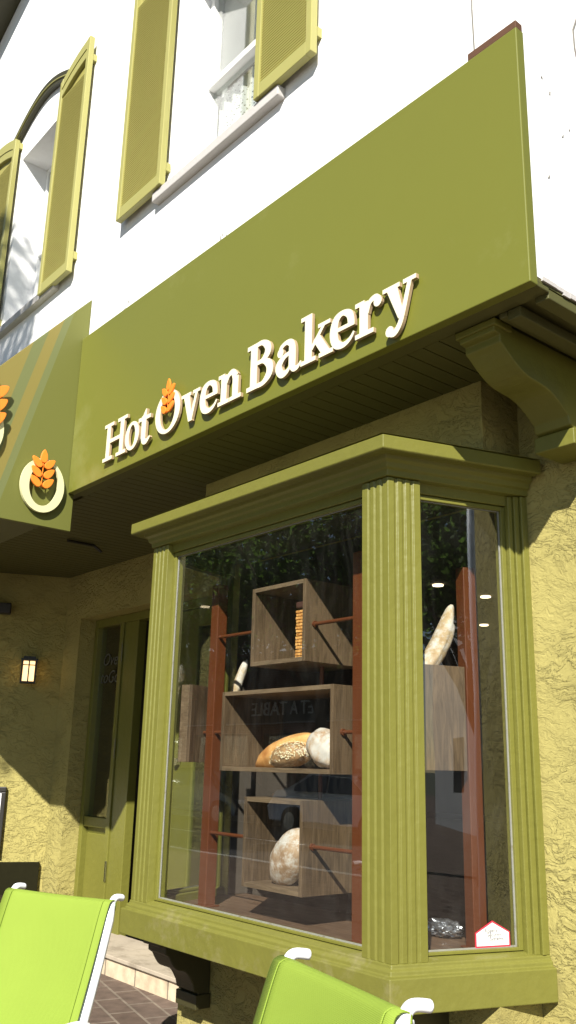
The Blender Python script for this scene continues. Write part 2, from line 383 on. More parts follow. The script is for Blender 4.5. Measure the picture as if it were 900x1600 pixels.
def shutter(x0, x1, z0, za, zb):
    """za/zb: top height at x0 / x1 (arched tops)"""
    y1 = YU-.032; y0 = y1-.045; fw = .045
    top = lambda x, d=0: za+(zb-za)*((x-x0)/(x1-x0)) + (.03*math.sin(PI*(x-x0)/(x1-x0)) if abs(za-zb) > .01 else 0) - d
    f = MB(); fn = lambda a,b,h:(a,h,b)
    f.prism([(x0,z0),(x0+fw,z0),(x0+fw,top(x0+fw)),(x0,top(x0))], y0, y1, fn)
    f.prism([(x1-fw,z0),(x1,z0),(x1,top(x1)),(x1-fw,top(x1-fw))], y0, y1, fn)
    f.prism([(x0+fw,z0),(x1-fw,z0),(x1-fw,z0+.09),(x0+fw,z0+.09)], y0+.002, y1, fn)
    xs = [x0+fw+(x1-x0-2*fw)*k/8 for k in range(9)]
    f.prism([(x,top(x,.19)) for x in xs]+[(x,top(x)) for x in xs[::-1]], y0+.002, y1, fn)
    fr = f.build('shutter', M['shutter_frame'], B, bevel=.004)
    g_ = MB()   # groove mouldings in the arched head
    for d in (.10,):
        g_.prism([(x,top(x,d+.008)) for x in xs]+[(x,top(x,d)) for x in xs[::-1]], y0-.004, y0+.001, fn)
    g_.build('head_moulding', M['shutter_frame'], fr)
    l = MB(); z = z0+.10
    while z < min(top(x0+fw,.2), top(x1-fw,.2)):
        m = Matrix.Translation((0, y0+.016, z)) @ Matrix.Rotation(math.radians(76), 4, 'X')
        l.box(x0+fw, -.0115, -.0015, x1-fw, .0115, .0015, m); z += .0185
    l.box(x0+fw-.002, y1-.012, z0+.05, x1-fw+.002, y1-.004, min(top(x0+fw,.1), top(x1-fw,.1)))
    l.build('louvre_panel', M['shutter'], fr)
    h = MB()
    for zz in (z0+.12, max(za,zb)-.22):
        for xx in (x0+.01, x1-.05): h.box(xx, y1, zz, xx+.05, YU+.0, zz+.06)
    h.build('hinge_block', M['shutter_frame'], fr, split=True)
    return fr
shutter(-4.925, -4.36, 5.17, 7.30, 7.16)
shutter(-3.375, -2.885, 5.17, 7.16, 7.30)
shutter(-6.165, -5.655, 5.12, 7.14, 7.28)
shutter(-7.66, -7.09, 5.12, 7.28, 7.14)
# hood mould over the arched window and its white tympanum
def hood(xa, xb, zs_, rise):
    n = 20; xs = [xa+(xb-xa)*k/n for k in range(n+1)]
    arc = lambda x, d: zs_+rise*math.sin(PI*(x-xa)/(xb-xa))+d
    h = MB()
    h.prism([(x,arc(x,0)) for x in xs]+[(x,arc(x,.012)) for x in xs[::-1]], YU-.055, YU-.003, lambda a,b,h:(a,h,b))
    o = h.build('arch_hood', M['shutter_frame'], B, bevel=.004)
    h = MB(); h.prism([(x,arc(x,.014)) for x in xs]+[(x,arc(x,.06)) for x in xs[::-1]], YU-.05, YU-.003, lambda a,b,h:(a,h,b)); h.prism([(x,arc(x,-.035)) for x in xs]+[(x,arc(x,-.002)) for x in xs[::-1]], YU-.045, YU-.003, lambda a,b,h:(a,h,b))
    h.build('hood_flashing', M['corbel'], o, split=True)
hood(-7.22, -6.02, 7.16, .20); hood(-4.5, -3.3, 7.2, .2)

# soffit: planked ceiling of the overhang
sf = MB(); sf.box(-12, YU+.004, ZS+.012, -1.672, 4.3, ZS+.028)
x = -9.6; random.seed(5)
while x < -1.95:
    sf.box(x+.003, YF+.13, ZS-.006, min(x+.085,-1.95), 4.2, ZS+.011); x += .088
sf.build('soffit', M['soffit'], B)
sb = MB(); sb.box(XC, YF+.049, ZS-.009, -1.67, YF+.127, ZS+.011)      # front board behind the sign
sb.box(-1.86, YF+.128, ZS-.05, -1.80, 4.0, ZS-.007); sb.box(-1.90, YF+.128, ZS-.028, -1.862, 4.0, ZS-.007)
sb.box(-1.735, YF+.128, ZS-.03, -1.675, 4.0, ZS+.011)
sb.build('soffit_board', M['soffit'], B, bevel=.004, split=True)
rough = MB(); random.seed(8)
for k in range(26):
    y = 2.56+.045*k; rough.box(-1.70, y, ZS+.024-random.random()*.010, -1.667+random.random()*.004, y+.045, ZS+.040)
rough.build('chipped_stucco_edge', M['stone_sill'], B)

# ground floor wall (opening behind the bay), alcove wall, left wall
wall_xz(MB(), -4.70, -1.70, G, ZS-.002, YW, 3.46, [(-4.50,-2.42,.84,2.86)]).build('front_wall', M['stucco'], B)
hd = MB(); hd.box(-4.53, 3.05, 2.935, -2.34, YW-.003, ZS-.004); pl_ = MB(); pl_.box(-4.55, 3.05, G, -2.36, YW-.003, .733); pl_.build('bay_plinth', M['stucco'], B); hd.build('bay_upstand', M['stucco'], B)
MB().box(-1.95, 3.463, G, -1.70, 9, ZS-.002).build('side_wall', M['stucco'], B)
MB().box(-4.70, 3.463, G, -4.60, 4.3, ZS-.002).build('alcove_side_wall', M['stucco'], B)
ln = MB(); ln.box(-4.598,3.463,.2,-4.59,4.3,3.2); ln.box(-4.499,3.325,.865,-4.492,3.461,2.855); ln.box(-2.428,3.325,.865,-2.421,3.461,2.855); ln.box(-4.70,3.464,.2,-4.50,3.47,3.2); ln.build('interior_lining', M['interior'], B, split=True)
DO = (-7.67, -5.15, G+.1, 2.875)
wall_xz(MB(), -7.98, -4.703, G, ZS-.002, 3.825, 4.06, [DO]).build('entrance_wall', M['stucco'], B)
la = Vector((-7.976, 3.825)); ld = Vector((-.41,-.912)).normalized()
lp = [la, la+ld*2.2, la+ld*2.2+Vector((-.25,.0)), la+Vector((-.25,.1))]
MB().prism([tuple(p) for p in lp], G, ZS-.002, lambda a,b,h:(a,b,h)).build('entrance_flank_wall', M['stucco'], B)

# bracket under the overhang
def scroll(x0, x1, yf, yb, zt, zb, m, name, parent, flip=1, bd=.10):
    n = 14; prof = [(yb, zt), (yf, zt), (yf, zt-.05*flip)]
    H = zt-zb; D = yb-yf
    prof += [(yf+.035, zt-.055), (yf+.035, zt-.085)]
    for k in range(n+1):
        t = k/n
        y = yf+.06 + (D-.07-bd)*t
        z = zt-.10 - (H-.20)*(t + .13*math.sin(2*PI*t))
        prof.append((y, z))
    prof += [(yb-bd, zb+.065), (yb-bd+.025, zb+.055), (yb-bd+.025, zb+.0), (yb, zb)]
    b = MB(); b.prism(prof, x0, x1, lambda a,b_,h:(h,a,b_))
    o = b.build(name, m, parent, bevel=.005)
    e = MB(); e.box(x0-.012, yf-.012, zt-.03, x1+.012, yf+.10, zt-.001); e.box(x0-.01, yb-bd+.005, zb-.02, x1+.01, yb-.001, zb+.05)
    e.build('moulding', m, o, bevel=.004, split=True)
    return o
scroll(-2.105, -1.93, 2.615, YW-.003, ZS-.010, 2.93, M['trim'], 'bracket', B, bd=.21)

# bay window -------------------------------------------------------
bay = bpy.data.objects.new('bay_window', None); COL.objects.link(bay); bay.parent = B; bay.location = Vector((-3.465, 3.0, .73))-root_offset(B)
cor = MB()
cor.sweep(PATH, [(.114,2.944),(.114,2.886),(.108,2.880),(.052,2.884),(.048,2.866),(.032,2.858),(.026,2.836),(.013,2.830),(.010,2.804),(-.030,2.802),(-.034,2.758),(-.10,2.758),(-.10,2.944)])
cor.build('cornice', M['trim'], bay, bevel=.003)
rf = MB(); o_ = .10
pl = []
tmp = MB().sweep(PATH, [(.118,0),(.118,1)], closed=False)
top = [tmp.v[0], tmp.v[2], tmp.v[4], tmp.v[6]]
rf.face([(p[0],p[1],2.948) for p in top]); rf.build('roof_flashing', M['trim'], bay)
sl = MB()
sl.sweep(PATH, [(-.12,.73),(.04,.73),(.04,.852),(.020,.856),(.018,.872),(.006,.878),(.004,.892),(-.045,.902),(-.12,.902)])
sl.build('sill', M['sill'], bay, bevel=.004)
un = MB(); tmp = MB().sweep(PATH, [(-.10,0),(-.10,1)], closed=False); fl = [tmp.v[0], tmp.v[2], tmp.v[4], tmp.v[6]]
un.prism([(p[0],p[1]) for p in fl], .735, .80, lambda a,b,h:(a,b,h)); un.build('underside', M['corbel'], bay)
df = MB(); df.prism([(p[0],p[1]) for p in fl]+[(-2.42,3.46),(-4.5,3.46)], .838, .862, lambda a,b,h:(a,b,h)); df.build('display_floor', M['floorwood'], bay)
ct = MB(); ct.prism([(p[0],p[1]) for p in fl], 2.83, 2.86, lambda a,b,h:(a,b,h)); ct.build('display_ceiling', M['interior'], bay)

def fluted(front, parent, name='pilaster'):
    """corner pilaster: polygon in plan with flutes; front = 'R' or 'L' corner"""
    C = FR if front == 'R' else FL
    d1 = Vector((-1,0)) if front == 'R' else Vector((1,0))
    d2 = SD if front == 'R' else Vector((-SD.x, SD.y))
    n1 = Vector((0,-1)); n2 = Vector((SD.y,-SD.x)) if front == 'R' else Vector((-SD.y,-SD.x))
    W = .158
    def side(d, n):
        pts = []; fl_ = 3; u = .012
        pts.append(C + d*W)
        cells = 4; cw = (W-.004)/cells
        for k in range(cells-1, 0, -1):
            c0 = cw*k
            pts += [C+d*(c0+.009), C+d*(c0+.005)-n*.006, C+d*(c0-.005)-n*.006, C+d*(c0-.009)]
        return pts
    a = side(d1, n1); b = side(d2, n2)
    inner = -(n1+n2).normalized()*.10
    poly = [C+d1*W-n1*.10] + a + [C] + b[::-1] + [C+d2*W-n2*.10] 
    p = MB(); p.prism([tuple(q) for q in poly], .893, 2.80, lambda a,b,h:(a,b,h))
    o = p.build(name, M['trim'], parent, bevel=.0015, seg=1)
    return o
fluted('R', bay); fluted('L', bay)
# casing strips where the sides meet the wall + inner glazing frames + silicone + panes
for sgn, C, E_ in ((1, FR, BR), (-1, FL, BL)):
    d = SD if sgn > 0 else Vector((-SD.x, SD.y)); n = Vector((SD.y,-SD.x)) if sgn > 0 else Vector((-SD.y,-SD.x))
    L_ = tS
    c = MB()
    def st(a, b, o0, o1): 
        q = [C+d*a+n*o0, C+d*b+n*o0, C+d*b+n*o1, C+d*a+n*o1]
        c.prism([tuple(v) for v in q], .893, 2.80, lambda x,y,h:(x,y,h))
    st(L_-.092, L_-.068, -.09, -.018); st(L_-.067, L_-.040, -.09, -.006); st(L_-.039, L_-.020, -.09, .008); st(L_-.019, L_, -.09, .001)
    c.build('casing', M['trim'], bay, bevel=.003)
# glazing stops (front / sides) and panes
GB, GT = .905, 2.755
def pane_in(A, Bp, n, name='pane'):
    d = (Bp-A).normalized(); 
    f = MB()
    def bar(p, q, w, z0, z1):
        r = [p, q, q-n*w, p-n*w]; f.prism([tuple(v) for v in r], z0, z1, lambda x,y,h:(x,y,h))
    A2 = A - n*.045; B2 = Bp - n*.045
    bar(A2, A2+d*.022, .05, GB, GT); bar(B2-d*.022, B2, .05, GB, GT); bar(A2+d*.022, B2-d*.022, .05, GB, GB+.012); bar(A2+d*.022, B2-d*.022, .05, GT-.02, GT)
    fr = f.build('glazing_frame', M['trim'], bay, bevel=.002)
    s = MB()
    A3 = A - n*.058; B3 = Bp - n*.058
    def bead(p, q, z0, z1, w=.006):
        s.prism([tuple(v) for v in (p, q, q-n*.004+0*d, p-n*.004)], z0, z1, lambda x,y,h:(x,y,h))
    bead(A3+d*.022, A3+d*.029, GB+.012, GT-.02); bead(B3-d*.029, B3-d*.022, GB+.012, GT-.02); bead(A3+d*.029, B3-d*.029, GB+.012, GB+.018); bead(A3+d*.029, B3-d*.029, GT-.025, GT-.02)
    s.build('silicone_bead', M['silicone'], bay, split=True)
    g_ = MB(); r = [A-n*.062+d*.02, Bp-n*.062-d*.02]
    g_.face([(r[0].x,r[0].y,GB+.01),(r[1].x,r[1].y,GB+.01),(r[1].x,r[1].y,GT-.018),(r[0].x,r[0].y,GT-.018)])
    return g_.build(name, M['glass'], bay)
W_ = .158
pane_in(FL+Vector((W_,0)), FR-Vector((W_,0)), Vector((0,-1)))
pane_in(FR+SD*W_, FR+SD*(tS-.092), Vector((SD.y,-SD.x)))
SL = Vector((-SD.x,SD.y))
pane_in(FL+SL*(tS-.092), FL+SL*W_, Vector((-SD.y,-SD.x)))
# corbels carrying the bay
for x0 in (-4.42, -2.78):
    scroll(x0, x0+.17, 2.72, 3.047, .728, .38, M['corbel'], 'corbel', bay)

# entrance: sidelight, post, door -------------------------------------
YD = 4.05; trim = M['trim']
fr = MB()
fr.box(-7.665, 3.98, .22, -7.605, YD+.03, 2.872); fr.box(-7.604, 3.98, 2.80, -5.155, YD+.03, 2.872)
fr.box(-7.604, 3.99, 1.03, -7.175, YD+.02, 1.115); fr.box(-7.175, 3.975, .22, -7.115, YD+.03, 2.799); fr.box(-7.112, 3.99, .22, -6.875, YD+.02, 2.799)
fr.box(-5.22, 3.98, .22, -5.155, YD+.03, 2.799)
ef = fr.build('entrance_frame', trim, B, bevel=.004)
p = MB(); p.box(-7.604,4.03,.22,-7.175,4.045,1.03); p.box(-7.56,4.012,.30,-7.22,4.032,.98); p.build('lower_panel', trim, ef, bevel=.008)
p = MB(); p.box(-7.604,4.03,1.115,-7.175,4.036,2.80); p.build('sidelight_pane', M['glass2'], ef)
def fontmesh(txt, size, depth=.001, align='CENTER', shear=0):
    cu = bpy.data.curves.new('t', 'FONT'); cu.body = txt; cu.size = size; cu.extrude = depth; cu.align_x = align; cu.shear = shear; cu.resolution_u = 3
    o = bpy.data.objects.new('t', cu); COL.objects.link(o); bpy.context.view_layer.update()
    me = bpy.data.meshes.new_from_object(o.evaluated_get(bpy.context.evaluated_depsgraph_get()))
    bpy.data.objects.remove(o); bpy.data.curves.remove(cu); return me
def text(name, txt, size, Mx, m, parent, **kw):
    me = fontmesh(txt, size, **kw); me.transform(Mx); return link(name, me, m, parent)
RX = Matrix.Rotation(PI/2, 4, 'X')
dcl = mat('pane_lettering', (.08,.08,.06), .6)
for txt_, xx, zz in (('Oven',-7.37,2.44),('to',-7.50,2.28),('Go',-7.33,2.28)):
    text('pane_text', txt_, .16, Matrix.Translation((xx,4.024,zz)) @ RX, dcl, ef, shear=.3)
# door leaf, slightly ajar is not visible: closed
dr = MB()
x0, x1 = -7.108, -5.225
def leaf(a, b, nm='door', wl=.15):
    m = MB(); Y0, Y1 = 3.995, 4.035
    m.box(a,Y0,.225,a+wl,Y1,2.795); m.box(b-.15,Y0,.225,b,Y1,2.795); m.box(a+wl,Y0,2.65,b-.15,Y1,2.795); m.box(a+wl,Y0,.225,b-.15,Y1,.62)
    o = m.build(nm, trim, B, bevel=.004)
    g_ = MB(); g_.box(a+wl,4.012,.62,b-.15,4.018,2.65); g_.build('door_pane', M['glass2'], o)
    return o
d2 = leaf(-6.26, -5.225, wl=.32)
h = MB()
steel = mat('steel', (.6,.6,.6), .25, .05, 9, metal=1)
for zz in (1.75, 1.45): h.tube([(-6.20,3.995,zz),(-6.20,3.93,zz)], .012, 8)
h.tube([(-6.20,3.93,1.22),(-6.20,3.93,1.90)], .014, 10); h.build('pull_handle', steel, d2, smooth=False)
h = MB(); h.tube([(-6.12,3.99,1.60),(-6.12,3.955,1.60)], .03, 14); h.build('lock', steel, d2)
h = MB()
for zz in (2.45, 1.62, .62): h.box(-7.122, 3.965, zz, -7.108, 3.976, zz+.16)
h.build('hinge', steel, ef, split=True)

# interior --------------------------------------------------------------
R_ = MB()
x0,x1,y0,y1,z0,z1 = -7.93,-1.955,4.30,8.69,.2,2.98
R_.face([(x0,y0,z0),(x1,y0,z0),(x1,y1,z0),(x0,y1,z0)])
R_.face([(-4.585,3.465,z0),(x1,3.465,z0),(x1,y0,z0),(-4.585,y0,z0)])
R_.face([(x0,y1,z0),(x1,y1,z0),(x1,y1,z1),(x0,y1,z1)])
R_.face([(x0,4.07,z0),(x0,y1,z0),(x0,y1,z1),(x0,4.07,z1)]); R_.face([(x1-.003,3.465,z0),(x1-.003,y1,z0),(x1-.003,y1,z1),(x1-.003,3.465,z1)])
R_.build('shop_interior', M['interior'], B)
R_ = MB(); R_.face([(x0,4.07,z1),(x1,4.07,z1),(x1,y1,z1),(x0,y1,z1)]); R_.face([(-4.585,3.465,z1),(x1,3.465,z1),(x1,4.07,z1),(-4.585,4.07,z1)])
R_.build('shop_ceiling', M['ceiling'], B)
lampm = mat('downlight', (.9,.85,.7), .5, 0, emis=((1,.80,.5), 2.2))
for (lx, ly) in ((-4.52,5.26),(-4.56,5.9),(-5.5,6.5),(-5.52,7.1),(-3.6,5.6),(-6.6,5.3),(-6.8,6.7)):
    l = MB(); l.tube([(lx,ly,z1-.012),(lx,ly,z1-.002)], .042, 20); l.build('ceiling_light', lampm, B)
# counter and shelves inside
c = MB(); c.box(-6.5,6.2,.2,-2.6,6.8,1.15); c.box(-6.55,6.15,1.15,-2.55,6.85,1.19); c.build('counter', M['interior'], B)
c = MB()
for zz in (1.5,1.9,2.3): c.box(-6.5,8.4,zz,-2.6,8.68,zz+.03)
for xx in (-6.5,-5.2,-3.9,-2.6): c.box(xx-.02,8.4,1.2,xx+.02,8.68,2.35)
c.build('back_shelf', M['interior'], B)
PO = thing('street_pole', 'plain blue-grey steel pole on the side street, mirrored in the narrow side pane', 'pole', (.87,4.04,G))
c = MB(); c.tube([(.87,4.04,G+.02),(.87,4.04,5.6)], .055, 16); c.build('shaft', mat('pole_paint', (.42,.50,.58), .5, .06, 6), PO, smooth=True)
c = MB(); c.tube([(.87,4.04,G+.001),(.87,4.04,G+.02)], .12, 16); c.build('base_plate', M['dark'], PO)

# landing (stone step) ---------------------------------------------------
s = MB(); s.box(-9.5, 3.575, G-.02, -4.703, 4.0, .215); st_ = s.build('entrance_step', M['riser']); structure(st_)
s = MB(); s.box(-9.5, 3.555, .219, -4.703, 4.02, .245); structure(s.build('landing', M['flag'], bevel=.004))

# ------------------------------------------------------------------ sign panel with letters
SG = thing('shop_sign', 'long olive sign board with raised cream letters reading Hot Oven Bakery', 'sign', (-3.45, YF, 3.3))
sgn = MB(); sgn.box(XC+.004, YF, 3.303, -1.664, YU-.002, 4.435); sgn.build('sign_board', M['fascia'], SG, bevel=.004)
w = MB(); w.box(-1.91, YF+.005, 4.438, -1.668, YU+.0-.002, 4.475); w.build('wood_batten', M['wood_raw'], SG, bevel=.003, split=True)
w = MB(); random.seed(12)
for k in range(7): w.box(-1.90+.03*k, YU-.012, 4.476, -1.88+.03*k, YU-.003, 4.482+random.random()*.05)

def smooth_pts(pts, n=6):
    out = []
    for i in range(len(pts)-1):
        p0 = Vector(pts[max(i-1,0)]); p1 = Vector(pts[i]); p2 = Vector(pts[i+1]); p3 = Vector(pts[min(i+2,len(pts)-1)])
        for k in range(n):
            t = k/n; out.append(.5*((2*p1)+(-p0+p2)*t+(2*p0-5*p1+4*p2-p3)*t*t+(-p0+3*p1-3*p2+p3)*t**3))
    out.append(Vector(pts[-1])); return out
def Rp(x0,y0,x1,y1): return ('p', [(x0,y0),(x1,y0),(x1,y1),(x0,y1)])
def Pp(*p): return ('p', list(p))
def Ep(cx,cy,rx,ry,ix,iy,n=36):
    return ('r', [(cx+rx*math.cos(2*PI*k/n), cy+ry*math.sin(2*PI*k/n)) for k in range(n)], [(cx+ix*math.cos(2*PI*k/n), cy+iy*math.sin(2*PI*k/n)) for k in range(n)])
def Cp(cx,cy,r,n=16): return ('p', [(cx+r*math.cos(2*PI*k/n), cy+r*math.sin(2*PI*k/n)) for k in range(n)])
def Sp(*pw):
    """stroke through (x,y,width)"""
    q = smooth_pts([Vector(p) for p in pw]); l = []; r = []
    for i, p in enumerate(q):
        t = (q[min(i+1,len(q)-1)]-q[max(i-1,0)]); t = Vector((t.x,t.y)).normalized(); nn = Vector((-t.y,t.x))*p.z/2
        l.append((p.x+nn.x,p.y+nn.y)); r.append((p.x-nn.x,p.y-nn.y))
    return ('p', l+r[::-1])
T, t_ = .054, .024
GL = {
 'H': (.295, [Rp(0,0,.122,.024),Rp(0,.221,.122,.245),Rp(.036,0,.084,.245),Rp(.173,0,.295,.024),Rp(.173,.221,.295,.245),Rp(.210,0,.258,.245),Rp(.07,.110,.22,.136)]),
 'o': (.178, [Ep(.089,.085,.087,.090,.039,.068)]),
 't': (.150, [Rp(.038,.035,.090,.175),Pp((.038,.16),(.09,.16),(.09,.212),(.078,.212)),Rp(0,.145,.138,.169),Sp((.064,.05,.052),(.072,.018,.045),(.10,.006,.03),(.14,.028,.014))]),
 'O': (.272, [Ep(.136,.1225,.136,.130,.080,.106)]),
 'v': (.192, [Pp((.020,.17),(.084,.17),(.122,-.002),(.084,-.002)),Pp((.148,.165),(.174,.165),(.118,-.002),(.090,-.002)),Rp(0,.150,.100,.170),Rp(.120,.150,.192,.170)]),
 'e': (.180, [Sp((.150,.092,.045),(.138,.140,.042),(.090,.163,.026),(.044,.142,.046),(.028,.085,.056),(.044,.030,.048),(.092,.007,.028),(.140,.020,.02),(.168,.048,.012)),Rp(.04,.080,.172,.100)]),
 'n': (.210, [Rp(.026,0,.080,.160),Rp(0,0,.104,.022),Rp(0,.148,.06,.170),Sp((.07,.115,.03),(.098,.150,.028),(.134,.155,.036),(.160,.120,.054)),Rp(.133,0,.187,.125),Rp(.110,0,.212,.022)]),
 'B': (.222, [Rp(.030,0,.088,.245),Rp(0,0,.12,.024),Rp(0,.221,.12,.245),Sp((.08,.233,.024),(.13,.231,.028),(.172,.200,.048),(.172,.165,.050),(.13,.136,.026),(.08,.133,.022)),Sp((.08,.133,.022),(.14,.130,.026),(.190,.095,.052),(.190,.050,.052),(.14,.014,.028),(.08,.012,.024))]),
 'a': (.202, [Sp((.040,.120,.034),(.046,.148,.026),(.085,.162,.024),(.122,.148,.040),(.132,.110,.052),(.132,.030,.052)),Sp((.132,.103,.018),(.070,.092,.028),(.028,.055,.050),(.050,.012,.042),(.090,.010,.026),(.128,.040,.014)),Sp((.132,.04,.052),(.146,.012,.036),(.175,.010,.022),(.200,.030,.012)),Cp(.040,.122,.024)]),
 'k': (.236, [Rp(.030,0,.084,.245),Rp(0,0,.112,.022),Rp(0,.223,.06,.245),Pp((.075,.075),(.088,.055),(.182,.155),(.160,.160)),Rp(.128,.150,.216,.170),Pp((.094,.098),(.132,.128),(.222,.008),(.160,.008)),Rp(.135,0,.236,.022)]),
 'r': (.168, [Rp(.028,0,.082,.160),Rp(0,0,.116,.022),Rp(0,.148,.06,.170),Sp((.074,.100,.022),(.092,.146,.026),(.128,.158,.028),(.150,.138,.034)),Cp(.142,.134,.025)]),
 'y': (.198, [Pp((.018,.17),(.084,.17),(.128,.005),(.092,.005)),Sp((.162,.160,.024),(.122,.03,.026),(.098,-.025,.028),(.068,-.052,.030),(.040,-.046,.026)),Rp(0,.150,.102,.170),Rp(.122,.150,.198,.170),Cp(.040,-.036,.024)]),
}
def solid(prim, lo, hi):
    m = MB(); fn = lambda a,b,h:(a,b,h)
    if prim[0] == 'p':
        m.prism(prim[1], lo, hi, fn)
    else:
        o, i_ = prim[1], prim[2]; n = len(o)
        for k in range(n):
            j = (k+1)%n
            m.face([(*o[k],lo),(*o[j],lo),(*i_[j],lo),(*i_[k],lo)]); m.face([(*o[k],hi),(*o[j],hi),(*i_[j],hi),(*i_[k],hi)])
            m.face([(*o[k],lo),(*o[j],lo),(*o[j],hi),(*o[k],hi)]); m.face([(*i_[k],lo),(*i_[j],lo),(*i_[j],hi),(*i_[k],hi)])
    me = bpy.data.meshes.new('s'); me.from_pydata(m.v, [], m.f)
    bm = bmesh.new(); bm.from_mesh(me); bmesh.ops.remove_doubles(bm, verts=bm.verts, dist=1e-6)
    bmesh.ops.recalc_face_normals(bm, faces=bm.faces); bm.to_mesh(me); bm.free(); return me
def union(prims, depth):
    me = solid(prims[0], 0, depth)
    for k, p in enumerate(prims[1:]):
        o = bpy.data.objects.new('ua', me); q = bpy.data.objects.new('ub', solid(p, 0, depth)); COL.objects.link(o); COL.objects.link(q)
        md = o.modifiers.new('b','BOOLEAN'); md.operation = 'UNION'; md.solver = 'EXACT'; md.object = q
        bpy.context.view_layer.update()
        me = bpy.data.meshes.new_from_object(o.evaluated_get(bpy.context.evaluated_depsgraph_get()))
        bpy.data.objects.remove(o); bpy.data.objects.remove(q)
    return me
cache = {}
def letter(ch, x, z, sx=1, sz=1, parent=SG, m=None, depth=.017, gap=.012):
    if ch not in cache: cache[ch] = union(GL[ch][1], 1.0)
    me = cache[ch].copy(); me.name = 'letter'
    me.transform(Matrix.Translation((x*1.013, YF-gap, 1.6+(z-1.6)*1.013)) @ RX @ Matrix.Diagonal((sx*1.0, sz*1.013, depth, 1)))
    o = link('letter', me, m or M['cream'], parent, bevel=.0015)
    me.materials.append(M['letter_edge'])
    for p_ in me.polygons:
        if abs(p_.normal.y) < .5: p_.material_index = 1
    return o
Z0 = 3.360
for ch, x, x2 in (('H',-4.757,-4.462),('o',-4.492,-4.318),('t',-4.340,-4.185),('O',-4.153,-3.881),('v',-3.885,-3.694),('e',-3.703,-3.523),('n',-3.535,-3.327),
                  ('B',-3.290,-3.070),('a',-3.066,-2.862),('k',-2.880,-2.646),('e',-2.680,-2.504),('r',-2.518,-2.347),('y',-2.352,-2.152)):
    letter(ch, x+.006, Z0, (x2-x)/GL[ch][0]*.955)
def kernel_mesh(cx, cz, L_, W2_, ang):
    n = 18; pts = []
    for k in range(n):
        a = 2*PI*k/n; u = math.cos(a)*L_/2; v = math.sin(a)*W2_/2*(1-.28*math.cos(a))*(1-.22*max(0,math.cos(a))**3)
        pts.append((cx+u*math.sin(ang)+v*math.cos(ang), cz+u*math.cos(ang)-v*math.sin(ang)))
    return pts
def wheat(cx, cz, s, fn, parent, lo=.0, hi=.02):
    """seven kernels fanned like a wheat ear; s = height"""
    e = MB(); e.tube([fn(cx,cz-.42*s,lo+.004), fn(cx,cz+.2*s,lo+.004)], .012*s, 6)
    o = e.build('wheat_ear', M['orange'], parent)
    ks = [(0,.37,0)] + [(sg*.165, .20-.245*r, sg*.80) for r in range(3) for sg in (-1,1)]
    for (ux, uz, an) in ks:
        k = MB(); dz_ = .35*(hi-lo)*(uz+.3); k.prism(kernel_mesh(cx+ux*s, cz+uz*s, (.34-.01*abs(ux))*s, .175*s, an), lo, hi-dz_, fn)
        k.build('kernel', M['orange'], o, bevel=.003)
    return o
wheat(-4.062, 3.588, .218, lambda a,b,h:(a,YF-.030-h,b), SG, 0, .014)

# ------------------------------------------------------------------ awning over the entrance
AW = thing('awning', 'olive entrance awning with diagonal grey and ochre stripes and O logos', 'awning', (XC, 2.2, 3.05))
am = mat('awning_cheek', (.150,.158,.036), .6, .04, 1.5); N = am.node_tree.nodes; L = am.node_tree.links
sx_ = N.new('ShaderNodeSeparateXYZ'); L.new(N['TC'].outputs['Object'], sx_.inputs[0])
m1 = N.new('ShaderNodeMath'); m1.operation = 'MULTIPLY_ADD'; m1.inputs[1].default_value = -1/3.87; L.new(sx_.outputs['Z'], m1.inputs[0]); L.new(sx_.outputs['Y'], m1.inputs[2])
m2 = N.new('ShaderNodeMapRange'); m2.inputs[1].default_value = .5; m2.inputs[2].default_value = 1.5   # Y - z/3.87 : at z=4 -> Y-1.0336
L.new(m1.outputs[0], m2.inputs[0])
rp = N.new('ShaderNodeValToRGB'); rp.color_ramp.interpolation = 'CONSTANT'; e = rp.color_ramp.elements
gr = (.130,.146,.048,1); oc = (.195,.160,.034,1); olv = (.118,.124,.020,1)
k0 = lambda Y: (Y-1.0336-.5)
edges_ = [(0,gr),(1.775,oc),(1.845,gr),(1.915,oc),(1.985,gr),(2.055,oc)]
e[0].position = 0; e[0].color = oc
e[1].position = k0(2.244); e[1].color = olv
for y, c in ((1.705,gr),(1.775,oc),(1.845,gr),(1.915,oc),(1.975,oc),(2.055,gr),(2.125,oc),(2.195,gr)):
    x = e.new(max(.001,k0(y))); x.color = c
L.new(m2.outputs[0], rp.inputs[0])
b_ = N['Principled BSDF']; L.new(rp.outputs[0], b_.inputs['Base Color'])
ck_ = [(2.525,3.05),(1.93,3.05),(1.58,3.43),(1.58,3.648),(2.527,4.765)]
a = MB(); a.prism(ck_, XC-.03, XC, lambda p,q,h:(h,p,q)); a.build('side_panel', am, AW, bevel=.003)
a = MB(); a.prism([(-9.2,3.43),(XC-.032,3.43),(XC-.032,3.648),(-9.2,3.648)], 1.58, 1.60, lambda p,q,h:(p,h,q)); a.build('front_valance', M['fascia'], AW)
a = MB(); a.face([(-9.2,1.58,3.65),(XC-.031,1.58,3.65),(XC-.031,2.527,4.767),(-9.2,2.527,4.767)]); a.build('canopy', M['fascia'], AW)
a = MB(); a.box(-9.2,1.93,3.055,XC-.031,2.30,3.075); a.prism([(1.93,3.055),(1.58,3.43),(1.60,3.44),(1.95,3.075)], -9.2, XC-.031, lambda p,q,h:(h,p,q)); a.box(-9.2,2.30,3.055,XC-.031,2.33,3.30)
a.build('underside', M['soffit'], AW)
fx = lambda a,b,h:(XC+h,a,b)
